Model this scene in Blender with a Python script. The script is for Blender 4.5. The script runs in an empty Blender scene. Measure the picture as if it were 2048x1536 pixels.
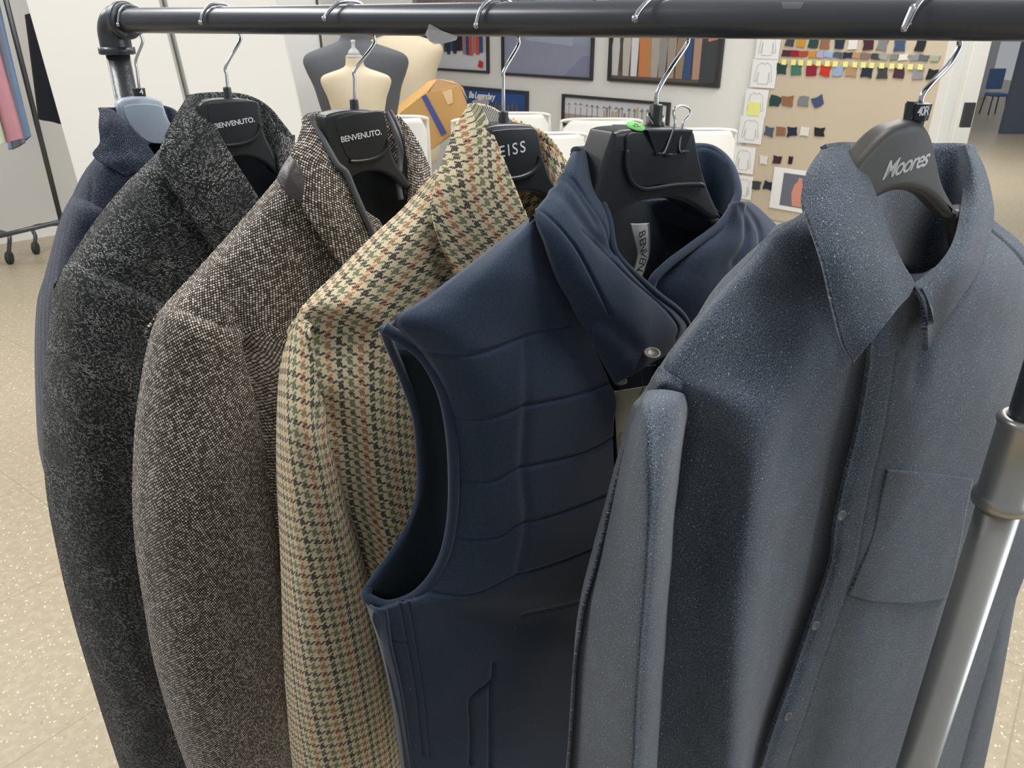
import bpy, bmesh, math, random
import numpy as np
from mathutils import Vector, Matrix
from mathutils.geometry import tessellate_polygon
random.seed(7); rng = np.random.default_rng(11)
S = bpy.context.scene
COL = S.collection

# ------------------------------------------------------------------ camera
F = 1540.0; TH = math.atan(721/1540); CH = 1.55
ct, st = math.cos(TH), math.sin(TH)
cd = bpy.data.cameras.new('camera'); cam = bpy.data.objects.new('camera', cd); COL.objects.link(cam)
cam.location = (0, 0, CH); cam.rotation_euler = (math.pi/2-TH, 0, 0)
cd.sensor_fit = 'HORIZONTAL'; cd.sensor_width = 36; cd.lens = 36*F/2048; cd.clip_start = .05
cd.dof.use_dof = True; cd.dof.focus_distance = .70; cd.dof.aperture_fstop = 32
S.camera = cam
# ------------------------------------------------------------------ light
W = bpy.data.worlds.new('world'); S.world = W; W.use_nodes = True
W.node_tree.nodes['Background'].inputs[0].default_value = (.90, .95, 1, 1)
W.node_tree.nodes['Background'].inputs[1].default_value = .36
S.view_settings.view_transform = 'Standard'; S.view_settings.look = 'None'
S.view_settings.gamma = 1; S.view_settings.use_curve_mapping = False
S.view_settings.exposure = 0.0
def area(name, loc, tgt, sx, sy, power, col=(1, .97, .92)):
    l = bpy.data.lights.new(name, 'AREA'); l.shape = 'RECTANGLE'; l.size = sx; l.size_y = sy
    l.energy = power; l.color = col
    o = bpy.data.objects.new(name, l); COL.objects.link(o); o.location = loc
    o.rotation_euler = (Vector(tgt)-Vector(loc)).to_track_quat('-Z', 'Y').to_euler(); return o
area('ceiling_lamp', (-1.6, 1.2, 2.9), (-1.6, 1.2, 0), .6, 1.8, 58)
area('ceiling_lamp', (.9, 1.1, 2.9), (.9, 1.1, 0), .6, 1.8, 58)
area('ceiling_lamp', (-1.2, 4.4, 2.95), (-1.2, 4.4, 0), 1.6, 1.6, 52)
area('ceiling_lamp', (2.2, 4.2, 2.95), (2.2, 4.2, 0), 1.6, 1.6, 70)
area('ceiling_lamp', (4.5, 9, 2.95), (4.5, 9, 0), 2, 2, 150)
area('side_fill', (3.6, -.2, 1.9), (.3, .8, 1.2), 1.6, 2.0, 48, (.84, .93, 1))  # added cool fill from the right for post and shirt; no window there
area('ceiling_lamp', (-3.4, 3.2, 2.95), (-3.4, 3.4, 0), 1.2, 1.6, 60)

# ------------------------------------------------------------------ geometry of view
CAM = np.array([0, 0, CH])
def ray(px, py):
    x = (px-1024)/F; y = (768-py)/F
    return np.array([x, ct+y*st, -st+y*ct])
def at(px, py, z): return CAM+ray(px, py)*z
def at_fwd(px, py, Y):
    r = ray(px, py); return CAM+r*(Y/r[1])
def at_floor(px, py, h=0.0):
    r = ray(px, py); return CAM+r*((h-CH)/r[2])

# ------------------------------------------------------------------ object helpers
def tag(o, label=None, cat=None, group=None, kind=None):
    if label: o['label'] = label
    if cat: o['category'] = cat
    if group: o['group'] = group
    if kind: o['kind'] = kind
    return o
def thing(name, loc, label, cat, group=None):
    o = bpy.data.objects.new(name, None); COL.objects.link(o); o.location = [float(v) for v in loc]
    o.empty_display_size = .02
    return tag(o, label, cat, group)
def link(name, me, mats, parent=None, smooth=True):
    if not isinstance(mats, (list, tuple)): mats = [mats]
    for m in mats: me.materials.append(m)
    if smooth:
        me.polygons.foreach_set('use_smooth', [True]*len(me.polygons))
    o = bpy.data.objects.new(name, me); COL.objects.link(o)
    if parent is not None:
        o.parent = parent
        if parent.type == 'EMPTY': o.matrix_parent_inverse = Matrix.Translation(-Vector(parent.location))
    return o
def bmobj(name, bm, mat, parent=None, smooth=False, bevel=0, seg=3):
    me = bpy.data.meshes.new(name); bmesh.ops.recalc_face_normals(bm, faces=bm.faces); bm.to_mesh(me); bm.free()
    o = link(name, me, mat, parent, smooth)
    if bevel:
        b = o.modifiers.new('bevel', 'BEVEL'); b.width = bevel; b.segments = seg; b.limit_method = 'ANGLE'; b.angle_limit = .6
        me.polygons.foreach_set('use_smooth', [True]*len(me.polygons))
        w = o.modifiers.new('wn', 'WEIGHTED_NORMAL'); w.keep_sharp = True
    return o
def add_box(bm, c, s, R=None, mat=0):
    c = np.array(c, float); s = np.array(s, float)/2
    R = np.eye(3) if R is None else R
    vs = [bm.verts.new(c+R@(s*np.array(k))) for k in [(-1,-1,-1),(1,-1,-1),(1,1,-1),(-1,1,-1),(-1,-1,1),(1,-1,1),(1,1,1),(-1,1,1)]]
    for f in [(0,3,2,1),(4,5,6,7),(0,1,5,4),(1,2,6,5),(2,3,7,6),(3,0,4,7)]:
        fc = bm.faces.new([vs[i] for i in f]); fc.material_index = mat
def add_prism(bm, front, back, mat=0):
    a = [bm.verts.new(p) for p in front]; b = [bm.verts.new(p) for p in back]; n = len(a)
    bm.faces.new(a).material_index = mat; bm.faces.new(b[::-1]).material_index = mat
    for i in range(n):
        bm.faces.new([a[i], b[i], b[(i+1) % n], a[(i+1) % n]]).material_index = mat
def crom(P, n, closed=False):
    P = np.array(P, float); m = len(P)
    if m < 2: return np.repeat(P, n, 0)
    t = np.linspace(0, m-1, n) if not closed else np.linspace(0, m, n, endpoint=False)
    i = np.floor(t).astype(int)
    if not closed: i = np.clip(i, 0, m-2)
    f = (t-i)[(...,)+(None,)*(P.ndim-1)]
    if closed: g = lambda k: P[k % m]
    else:
        E = np.concatenate([[2*P[0]-P[1]], P, [2*P[-1]-P[-2]]]); g = lambda k: E[k+1]
    a, b, c, d = g(i-1), g(i), g(i+1), g(i+2)
    return .5*((2*b)+(-a+c)*f+(2*a-5*b+4*c-d)*f**2+(-a+3*b-3*c+d)*f**3)
def grid_mesh(name, V, flip_to=None, closed_u=False, uvrot=0.0, uvoff=(0, 0)):
    nv, nu, _ = V.shape
    me = bpy.data.meshes.new(name)
    i, j = np.meshgrid(np.arange(nv-1), np.arange(nu if closed_u else nu-1), indexing='ij')
    j2 = (j+1) % nu
    q = np.stack([i*nu+j, (i+1)*nu+j, (i+1)*nu+j2, i*nu+j2], -1).reshape(-1, 4)
    if flip_to is not None:
        a = V[1:, :-1]-V[:-1, :-1]; b = V[:-1, 1:]-V[:-1, :-1]
        n = np.cross(a, b).reshape(-1, 3).sum(0)
        if n@np.array(flip_to) < 0: q = q[:, ::-1]
    me.from_pydata(V.reshape(-1, 3).tolist(), [], q.tolist())
    # arc-length uv in metres
    Vc = V if not closed_u else np.concatenate([V, V[:, :1]], 1)
    du = np.zeros(Vc.shape[:2]); du[:, 1:] = np.cumsum(np.linalg.norm(np.diff(Vc, axis=1), axis=2), 1)
    du -= du[:, [Vc.shape[1]//2]]
    dv = np.zeros(Vc.shape[:2]); dv[1:] = np.cumsum(np.linalg.norm(np.diff(Vc, axis=0), axis=2), 0)
    dv[:] = dv
    c, s = math.cos(uvrot), math.sin(uvrot)
    UV = np.stack([c*du-s*dv+uvoff[0], s*du+c*dv+uvoff[1]], -1)
    uvl = me.uv_layers.new(name='uv')
    lv = np.empty(len(me.loops), int); me.loops.foreach_get('vertex_index', lv)
    if not closed_u:
        uvl.data.foreach_set('uv', UV.reshape(-1, 2)[lv].astype(np.float32).ravel())
    else:
        lj = np.where(q == (i*nu+j).reshape(-1, 1), 0, 0)
        qi = np.repeat(np.stack([i.ravel(), j.ravel()], 1), 4, 0)
        vi = lv//nu; vj = lv % nu
        vj = np.where((vj == 0) & (qi[:, 1] == nu-1), nu, vj)
        uvl.data.foreach_set('uv', UV[vi, vj].astype(np.float32).ravel())
    return me
def tube(pts, r, n=10, cap=True, aspect=None):
    """sweep a circle along points; returns bmesh"""
    bm = bmesh.new(); P = np.array(pts, float); m = len(P)
    rr = np.full(m, r) if np.isscalar(r) else np.array(r, float)
    T = np.gradient(P, axis=0); T /= np.linalg.norm(T, axis=1)[:, None]+1e-12
    up = np.array([0, 0, 1.]) if abs(T[0][2]) < .9 else np.array([1., 0, 0])
    n0 = np.cross(T[0], up); n0 /= np.linalg.norm(n0); rings = []
    for k in range(m):
        n0 = n0-T[k]*(n0@T[k]); n0 /= np.linalg.norm(n0); b0 = np.cross(T[k], n0)
        rings.append([bm.verts.new(P[k]+rr[k]*(math.cos(a)*n0+math.sin(a)*b0)) for a in np.linspace(0, 2*math.pi, n, endpoint=False)])
    for k in range(m-1):
        for a in range(n):
            bm.faces.new([rings[k][a], rings[k][(a+1) % n], rings[k+1][(a+1) % n], rings[k+1][a]])
    if cap:
        bm.faces.new(rings[0][::-1]); bm.faces.new(rings[-1])
    return bm
def lathe(axis0, axdir, prof, n=32):
    """prof list of (h, r) along axdir from axis0"""
    d = np.array(axdir, float); d /= np.linalg.norm(d)
    P = [np.array(axis0)+d*h for h, r in prof]
    up = np.array([0, 0, 1.]) if abs(d[2]) < .9 else np.array([1., 0, 0])
    a0 = np.cross(d, up); a0 /= np.linalg.norm(a0); b0 = np.cross(d, a0)
    bm = bmesh.new(); rings = []
    for (h, r), p in zip(prof, P):
        rings.append([bm.verts.new(p+r*(math.cos(a)*a0+math.sin(a)*b0)) for a in np.linspace(0, 2*math.pi, n, endpoint=False)])
    for k in range(len(prof)-1):
        for a in range(n):
            bm.faces.new([rings[k][a], rings[k][(a+1) % n], rings[k+1][(a+1) % n], rings[k+1][a]])
    bm.faces.new(rings[0][::-1]); bm.faces.new(rings[-1])
    return bm
def text_geo(s, size, bold=0.0, shear=0.0, extrude=.00004, spacing=1.0):
    c = bpy.data.curves.new('t', 'FONT'); c.body = s; c.size = size; c.offset = bold; c.shear = shear
    c.extrude = extrude; c.space_character = spacing; c.align_x = 'CENTER'; c.align_y = 'CENTER'; c.resolution_u = 4
    o = bpy.data.objects.new('t', c); COL.objects.link(o)
    dg = bpy.context.evaluated_depsgraph_get(); dg.update()
    me = bpy.data.meshes.new_from_object(o.evaluated_get(dg))
    bpy.data.objects.remove(o); bpy.data.curves.remove(c); return me
def place_text(name, s, size, org, X, Y, mat, parent, **kw):
    me = text_geo(s, size, **kw); X = np.array(X); Y = np.array(Y); N = np.cross(X, Y)
    co = np.empty(len(me.vertices)*3); me.vertices.foreach_get('co', co); co = co.reshape(-1, 3)
    V = np.array(org)+co[:, :1]*X+co[:, 1:2]*Y+co[:, 2:]*N
    me.vertices.foreach_set('co', V.ravel()); me.materials.clear()
    return link(name, me, mat, parent, smooth=False)

# ------------------------------------------------------------------ node material DSL
class X:
    def __init__(s, t, sock): s.t = t; s.s = sock
    def _m(s, op, o=None, p=None):
        n = s.t.nodes.new('ShaderNodeMath'); n.operation = op
        for k, v in enumerate((s, o, p)):
            if v is None: continue
            if isinstance(v, X): s.t.links.new(v.s, n.inputs[k])
            else: n.inputs[k].default_value = v
        return X(s.t, n.outputs[0])
    def __add__(s, o): return s._m('ADD', o)
    def __sub__(s, o): return s._m('SUBTRACT', o)
    def __mul__(s, o): return s._m('MULTIPLY', o)
    def __truediv__(s, o): return s._m('DIVIDE', o)
    def floor(s): return s._m('FLOOR')
    def fract(s): return s._m('FRACT')
    def abs(s): return s._m('ABSOLUTE')
    def lt(s, o): return s._m('LESS_THAN', o)
    def gt(s, o): return s._m('GREATER_THAN', o)
    def mod(s, o): return s._m('FLOORED_MODULO', o)
    def mn(s, o): return s._m('MINIMUM', o)
    def mx(s, o): return s._m('MAXIMUM', o)
    def pw(s, o): return s._m('POWER', o)
    def sstep(s, a, b):
        n = s.t.nodes.new('ShaderNodeMapRange'); n.interpolation_type = 'SMOOTHSTEP'
        s.t.links.new(s.s, n.inputs[0]); n.inputs[1].default_value = a; n.inputs[2].default_value = b
        n.inputs[3].default_value = 0; n.inputs[4].default_value = 1; return X(s.t, n.outputs[0])
def combine(t, x, y, z=0.0):
    n = t.nodes.new('ShaderNodeCombineXYZ')
    for k, v in enumerate((x, y, z)):
        if isinstance(v, X): t.links.new(v.s, n.inputs[k])
        else: n.inputs[k].default_value = v
    return X(t, n.outputs[0])
def noise(t, vec, scale, detail=2, rough=.5, col=False):
    n = t.nodes.new('ShaderNodeTexNoise'); n.inputs['Scale'].default_value = scale
    n.inputs['Detail'].default_value = detail; n.inputs['Roughness'].default_value = rough
    t.links.new(vec.s, n.inputs['Vector']); return X(t, n.outputs['Color' if col else 'Fac'])
def white(t, vec):
    n = t.nodes.new('ShaderNodeTexWhiteNoise'); n.noise_dimensions = '3D'; t.links.new(vec.s, n.inputs['Vector']); return X(t, n.outputs['Value'])
def mix(t, f, a, b):
    n = t.nodes.new('ShaderNodeMix'); n.data_type = 'RGBA'
    if isinstance(f, X): t.links.new(f.s, n.inputs[0])
    else: n.inputs[0].default_value = f
    for k, v in ((6, a), (7, b)):
        if isinstance(v, X): t.links.new(v.s, n.inputs[k])
        else: n.inputs[k].default_value = (*v, 1)
    return X(t, n.outputs[2])
def newmat(name, rough=.8, metal=0, spec=.3, sheen=0, sheen_rough=.5):
    m = bpy.data.materials.new(name); m.use_nodes = True; t = m.node_tree; b = t.nodes['Principled BSDF']
    b.inputs['Roughness'].default_value = rough; b.inputs['Metallic'].default_value = metal
    b.inputs['Specular IOR Level'].default_value = spec
    b.inputs['Sheen Weight'].default_value = sheen; b.inputs['Sheen Roughness'].default_value = sheen_rough
    return m, t, b
def uvs(t):
    n = t.nodes.new('ShaderNodeTexCoord'); sp = t.nodes.new('ShaderNodeSeparateXYZ'); t.links.new(n.outputs['UV'], sp.inputs[0])
    return X(t, n.outputs['UV']), X(t, sp.outputs[0]), X(t, sp.outputs[1])
def objc(t):
    n = t.nodes.new('ShaderNodeTexCoord'); sp = t.nodes.new('ShaderNodeSeparateXYZ'); t.links.new(n.outputs['Object'], sp.inputs[0])
    return X(t, n.outputs['Object']), X(t, sp.outputs[0]), X(t, sp.outputs[1]), X(t, sp.outputs[2])
def setc(t, b, c): t.links.new(c.s, b.inputs['Base Color'])
def bump(t, b, h, dist, strength=1.0):
    n = t.nodes.new('ShaderNodeBump'); n.inputs['Distance'].default_value = dist; n.inputs['Strength'].default_value = strength
    t.links.new(h.s, n.inputs['Height']); t.links.new(n.outputs[0], b.inputs['Normal'])
def plain(name, col, rough=.6, metal=0, spec=.4, var=.06, scale=30, bmp=0.0):
    m, t, b = newmat(name, rough, metal, spec); o, *_ = objc(t)
    n = noise(t, o, scale, 3)
    c = np.array(col)
    setc(t, b, mix(t, n, tuple(c*(1-var)), tuple(np.minimum(1, c*(1+var)))))
    if bmp: bump(t, b, noise(t, o, scale*6, 2), bmp)
    return m

def mat_herring():
    m, t, b = newmat('navy_herringbone', .95, spec=.15, sheen=.25)
    uv, u, v = uvs(t); d = noise(t, uv, 60, 2)-.5
    tri = ((u+d*.0012)/.013).fract()-.5
    ph = (v+d*.0016+tri.abs()*.0125)/.0030
    line = (ph.fract()-.5).abs().sstep(.13, .36)
    n = noise(t, uv, 420, 3, .7); k = line*n.sstep(.40, .62)*(noise(t, uv, 60, 2).sstep(.3, .7)*.5+.35)
    c = mix(t, noise(t, uv, 900, 2).sstep(.4, .7), (.011, .017, .034), (.030, .041, .070))
    setc(t, b, mix(t, k, c, (.17, .20, .27))); bump(t, b, line+n, .0006, .6); return m
def mat_charcoal():
    m, t, b = newmat('charcoal_melange', .95, spec=.12, sheen=.2)
    uv, u, v = uvs(t); d = noise(t, uv, 50, 2)-.5
    tri = (((u/.0033).fract()-.5).abs()-.25)
    y = (v+d*.004)/.0021+tri*1.15
    row = y.floor(); fr = (y.fract()-.5).abs()
    line = fr.sstep(.36, .12)
    cell = combine(t, (u/.0033+row*.37), row*3.7, 0.0)
    m1 = noise(t, cell, .80, 1, .5).sstep(.45, .58)
    m2 = noise(t, uv, 800, 2).sstep(.40, .60); m3 = noise(t, uv, 22, 2).sstep(.35, .65)
    k = line*m1*m2*(m3*.6+.4)
    base = mix(t, noise(t, uv, 500, 3, .7).sstep(.45, .75), (.010, .011, .013), (.095, .102, .108))
    setc(t, b, mix(t, k, base, (.78, .80, .78))); bump(t, b, line*.6+m2, .0008, .7); return m
def mat_nailhead():
    m, t, b = newmat('brown_nailhead', .95, spec=.12, sheen=.15)
    uv, u, v = uvs(t); d = noise(t, uv, 90, 1)-.5; d2 = noise(t, uv, 45, 1)-.5
    y = (v+d*.0016)/.00215; row = y.floor(); fy = y.fract()-.5
    x = (u+d2*.0022)/.0036+row.mod(2)*.5; cx = x.floor(); fx = x.fract()-.5
    r = (fx*fx*3.3+fy*fy*1.35).pw(.5)
    rnd = white(t, combine(t, cx, row, 0.0))
    dot = (r+(noise(t, uv, 1100, 1)-.5)*.55-(rnd-.5)*.26).sstep(.56, .37)
    cream = mix(t, rnd, (.33, .28, .24), (.82, .76, .68))
    dark = mix(t, noise(t, uv, 700, 2), (.010, .008, .007), (.070, .055, .046))
    setc(t, b, mix(t, dot, dark, cream)); bump(t, b, dot, .0007, .7); return m
def mat_hound():
    m, t, b = newmat('guncheck_houndstooth', .95, spec=.12, sheen=.15)
    uv, u, v = uvs(t); th = .00128; d = noise(t, uv, 260, 2)-.5; d2 = noise(t, combine(t, v, u), 260, 2)-.5
    x = (u+d*.0010)/th; y = (v+d2*.0010)/th
    i = x.floor(); j = y.floor()
    warp = (i+j).mod(4).lt(2)
    cream, grn, rst, blk = (.70, .60, .40), (.15, .17, .095), (.52, .20, .10), (.012, .016, .022)
    gi = (i/4).floor().mod(6); gj = (j/4).floor().mod(4)
    eq = lambda g, k: (g-k).abs().lt(.5)
    wc = mix(t, eq(gi, 1), cream, blk); wc = mix(t, eq(gi, 3), wc, grn); wc = mix(t, eq(gi, 5), wc, rst)
    fc = mix(t, eq(gj, 1), cream, blk); fc = mix(t, eq(gj, 3), fc, grn)
    c = mix(t, warp, fc, wc)
    c = mix(t, noise(t, uv, 900, 2).sstep(.35, .8)*.35, c, (.75, .68, .5))
    setc(t, b, c); n = t.nodes
    bump(t, b, ((x.fract()-.5).abs()+(y.fract()-.5).abs())*-1.0+noise(t, uv, 900, 2)*1.2, .0006, .6); return m
def mat_navy(name='navy_brushed_wool', a=(.021, .034, .060), c=(.036, .053, .086), sheen=.22):
    m, t, b = newmat(name, .9, spec=.15, sheen=sheen, sheen_rough=.45)
    uv, u, v = uvs(t); st_ = noise(t, combine(t, u*1.0, v*3.5), 420, 3, .7)
    cc = mix(t, st_.sstep(.4, .6), a, c); cc = mix(t, noise(t, uv, 9, 2).sstep(.35, .7)*.25, cc, (.036, .046, .072))
    cc = mix(t, noise(t, uv, 150, 1).sstep(.79, .84)*.5, cc, (.3, .35, .42))
    setc(t, b, cc); bump(t, b, st_, .0004, .35); return m
def mat_shirt():
    m, t, b = newmat('slate_fleck_twill', .95, spec=.12, sheen=.22, sheen_rough=.5)
    uv, u, v = uvs(t); dd = noise(t, uv, 70, 2)-.5
    dg = ((u+v+dd*.0030)/.0021).fract(); tw = (dg-.5).abs().sstep(.05, .45)
    n1 = noise(t, combine(t, (u-v)*1.7, (u+v)*1.0), 560, 2, .8); n2 = noise(t, combine(t, (u+v)*1.3, (u-v)*1.0, 5.0), 300, 3, .75)
    c = mix(t, n1.sstep(.43, .57), (.024, .034, .050), (.145, .182, .230))
    c = mix(t, n2.sstep(.50, .66)*.55, c, (.022, .030, .042))
    c = mix(t, tw*.38*noise(t, uv, 35, 2).sstep(.3, .6), c, (.014, .020, .030))
    c = mix(t, noise(t, uv, 26, 4, .6).sstep(.40, .66)*.35, c, (.075, .078, .095))
    fl = noise(t, combine(t, (u-v)*1.8, (u+v)*1.0), 330, 1, .6).sstep(.685, .74)
    fl2 = noise(t, combine(t, (u+v)*1.9, (u-v)*1.0, 3.0), 620, 1, .6).sstep(.64, .72)
    c = mix(t, fl*.85, c, (.62, .68, .74)); c = mix(t, fl2*.65, c, (.38, .44, .50))
    setc(t, b, c); bump(t, b, n1+n2, .0006, .6); return m
M = dict(herring=mat_herring(), charcoal=mat_charcoal(), nail=mat_nailhead(), hound=mat_hound(), navy=mat_navy(), shirt=mat_shirt())
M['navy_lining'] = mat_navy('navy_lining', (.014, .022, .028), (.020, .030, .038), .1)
M['black_lining'] = plain('black_satin_lining', (.008, .012, .018), .45, spec=.3)
M['leather'] = plain('dark_leather', (.055, .045, .045), .42, spec=.5, bmp=.0006)
M['greytrim'] = plain('grey_piping', (.10, .105, .115), .6, bmp=.0004)
M['hblack'] = plain('black_plastic', (.028, .031, .034), .33, spec=.5, var=.1)
M['hbrown'] = plain('warm_black_plastic', (.070, .067, .062), .45, spec=.5, var=.1)
M['chrome'] = plain('chrome_wire', (.72, .72, .74), .14, metal=1, var=.02)
M['bar'] = plain('gunmetal_pipe', (.085, .090, .102), .30, metal=.4, spec=.6, var=.08)
M['post'] = plain('grey_steel_post', (.46, .445, .41), .33, metal=.8, spec=.5, var=.08)
M['iron'] = plain('cast_iron_fitting', (.085, .090, .098), .33, metal=.6, spec=.5, var=.15, bmp=.0004)
M['white_ink'] = plain('white_lettering', (.85, .86, .88), .5)
M['silver_ink'] = plain('silver_lettering', (.66, .66, .65), .4)
M['wallw'] = plain('white_wall_paint', (.80, .79, .76), .7, var=.015, scale=3)
M['panelw'] = plain('white_panel_board', (.79, .775, .74), .5, var=.012, scale=4)
M['greyw'] = plain('pale_grey_paint_and_shade', (.55, .555, .55), .6, var=.02, scale=4)
M['chair'] = plain('white_chair_plastic', (.78, .77, .73), .4, var=.02)
M['card'] = plain('brown_cardboard', (.56, .33, .12), .8, var=.08, scale=8)
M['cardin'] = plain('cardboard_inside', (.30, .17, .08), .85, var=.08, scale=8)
M['bluetape'] = plain('blue_tape', (.07, .09, .30), .5)
M['cleartape'] = plain('pale_tape', (.72, .52, .30), .3)
M['canvas'] = plain('cream_canvas', (.66, .57, .42), .9, var=.04, scale=20)
M['canvasg'] = plain('grey_canvas', (.095, .10, .115), .9, var=.06, scale=20)
M['linen'] = plain('tan_linen_board', (.55, .47, .355), .9, var=.03, scale=120)
M['paper'] = plain('white_paper', (.80, .80, .80), .8, var=.01)
M['pline'] = plain('pencil_grey', (.50, .50, .52), .8)
M['note'] = plain('yellow_note', (.80, .80, .28), .8)
M['frame'] = plain('black_frame', (.035, .036, .036), .45)
M['blackfab'] = plain('black_cloth', (.012, .014, .020), .9, var=.3, scale=60)
M['kraft'] = plain('kraft_tag_paper', (.66, .61, .43), .7, var=.03)
M['green'] = plain('green_sticker', (.22, .68, .18), .6)
M['ink'] = plain('dark_ink', (.03, .04, .03), .6)
M['btn'] = plain('horn_button', (.10, .092, .086), .35, var=.25, scale=200)
M['btng'] = plain('grey_button', (.12, .135, .145), .35, var=.15, scale=150)
M['label'] = plain('silver_woven_label', (.62, .63, .64), .6)
M['labeledge'] = plain('label_edge', (.30, .28, .24), .6)

# floor
def mat_floor():
    m, t, b = newmat('speckled_vinyl_tile', .38, spec=.4)
    o, x, y, z = objc(t)
    a = math.radians(FLOOR_ANG); ca, sa = math.cos(a), math.sin(a)
    X1 = x*ca+y*sa; Y1 = y*ca-x*sa
    base = mix(t, noise(t, o, 1.6, 3), (.355, .295, .205), (.405, .350, .255))
    base = mix(t, noise(t, o, 40, 3).sstep(.4, .7)*.4, base, (.52, .44, .315))
    f1 = noise(t, o, 85, 1).sstep(.67, .71); f2 = noise(t, combine(t, y, x, 2.0), 75, 1).sstep(.70, .73)
    base = mix(t, f1*.8, base, (.86, .80, .66)); base = mix(t, f2*.65, base, (.27, .22, .15))
    def seam(c, off): return ((((c-off)/FLOOR_TILE).fract()-.5).abs()).gt(.5-.0022/FLOOR_TILE)
    base = mix(t, seam(X1, FLOOR_O[0]).mx(seam(Y1, FLOOR_O[1]))*.75, base, (.30, .24, .16))
    setc(t, b, base); return m
# seams seen at two lines on the floor, lower left
_a, _b2 = at_floor(0, 1090), at_floor(100, 1045); _c, _d = at_floor(0, 1190), at_floor(160, 1340)
_v1 = (_b2-_a)[:2]; _v2 = (_d-_c)[:2]
FLOOR_ANG = math.degrees(math.atan2(_v1[1], _v1[0])); FLOOR_TILE = .61
_r = math.radians(FLOOR_ANG); _ux = np.array([math.cos(_r), math.sin(_r)]); _uy = np.array([-math.sin(_r), math.cos(_r)])
FLOOR_O = (float(_c[:2]@_ux)+FLOOR_TILE/2, float(_a[:2]@_uy)+FLOOR_TILE/2)
M['floor'] = mat_floor()
print('floor angles', FLOOR_ANG, math.degrees(math.atan2(_v2[1], _v2[0])))
bm = bmesh.new(); add_box(bm, (2, 12, -.05), (26, 30, .1)); o = bmobj('floor', bm, M['floor']); tag(o, kind='structure')

# ------------------------------------------------------------------ garment rail
DB = .0280
L0 = at(270, 41, F*DB/46); R0 = at(2000, 36, F*DB/86); R0[2] = L0[2]
BD = (R0-L0)/np.linalg.norm(R0-L0); BH = np.cross([0, 0, 1], BD)
def onbar(px):
    r = ray(px, 41); A = np.array([[r[0], -BD[0]], [r[1], -BD[1]]]); t = np.linalg.solve(A, (L0-CAM)[:2]); return L0+BD*t[1]
def project(p):
    d = np.array(p)-CAM; z = d[1]*ct-d[2]*st; y = d[1]*st+d[2]*ct
    return 1024+F*d[0]/z, 768-F*y/z
pl = onbar(222)
best = min(np.linspace(.7, 1.4, 1400), key=lambda s: min(abs(project(L0+BD*s+np.array([0, 0, -h]))[0]-1996)+abs(project(L0+BD*s+np.array([0, 0, -h]))[1]-1024) for h in np.linspace(.1, .6, 60)))
pr = L0+BD*best
hj = min(np.linspace(.1, .6, 500), key=lambda h: abs(project(pr-np.array([0, 0, h]))[1]-1010))
print('post right', pr, hj, project(pr-np.array([0, 0, hj])), 'bar', L0, R0)
rail = thing('garment_rail', (*( (pl+pr)/2)[:2], 0), 'dark steel pipe garment rail carrying the six hung garments', 'clothes rail')
bmobj('rail_bar', lathe(pl+BD*.012, BD, [(0, DB/2), (np.linalg.norm(pr-pl)-.02, DB/2)], 48), M['bar'], rail, True, .0005, 1)
# left elbow
rE = DB/2+.0045
def elbow(p, sx):
    pts = [p+BD*sx*(.030-k*.005) for k in range(3)]+[p+BD*sx*(.018*(1-math.sin(a)))+np.array([0, 0, -.018*(1-math.cos(a))]) for a in np.linspace(.1, math.pi/2, 8)]+[p+np.array([0, 0, -.024-k*.006]) for k in range(3)]
    o = bmobj('elbow_fitting', tube(pts, rE, 32), M['iron'], rail, True)
    bmobj('fitting_rim', lathe(p+BD*sx*.024, BD*sx, [(0, rE), (.0005, rE+.003), (.008, rE+.003), (.009, rE+.001), (.009, DB/2+.0005)], 40), M['iron'], o, True)
    bmobj('fitting_rim', lathe(p+np.array([0, 0, -.030]), (0, 0, -1), [(0, rE), (.0005, rE+.003), (.008, rE+.003), (.009, rE+.001), (.009, DB/2)], 40), M['iron'], o, True)
elbow(pl, 1); elbow(pr, -1)
bmobj('rail_post', lathe(pl+np.array([0, 0, -.03]), (0, 0, -1), [(0, DB/2), (pl[2]-.12, DB/2)], 40), M['iron'], rail, True)
bmobj('rail_post', lathe(pr+np.array([0, 0, -.03]), (0, 0, -1), [(0, DB/2-.0005), (hj+.05, DB/2-.0005)], 40), M['bar'], rail, True)
RL = .0158
LL = pr[2]-hj-.08
bmobj('lower_post', lathe(pr+np.array([0, 0, -hj-.002]), (0, 0, -1), [(0, RL), (LL, RL)], 48), M['post'], rail, True)
top = pr+np.array([0, 0, -hj])
zc = .078
bmobj('coupling_sleeve', lathe(top+np.array([0, 0, zc]), (0, 0, -1), [(-.001, DB/2), (-.002, RL+.0005), (0, RL+.0035), (.003, RL+.0045), (.006, RL+.0035), (.008, RL+.0026), (zc-.012, RL+.0030), (zc-.010, RL+.0050), (zc-.006, RL+.0058), (zc-.001, RL+.0050), (zc, RL+.002), (zc+.0005, RL)], 48), M['post'], rail, True)
for p in (pl, pr):
    c = np.array([p[0], p[1], .09])
    b_ = bmobj('base_bar', tube([c+BH*-.28, c+BH*.28], .017, 24), M['iron'], rail, True)
    for s in (-1, 1):
        q = c+BH*s*.25
        bmobj('caster_wheel', lathe(np.array([q[0], q[1], .035])-BD*.012, BD, [(0, .022), (.003, .034), (.021, .034), (.024, .022)], 24), M['ink'], b_, True)
        bmobj('caster_stem', tube([q, np.array([q[0], q[1], .04])], .006, 10), M['chrome'], b_, True)
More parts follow.
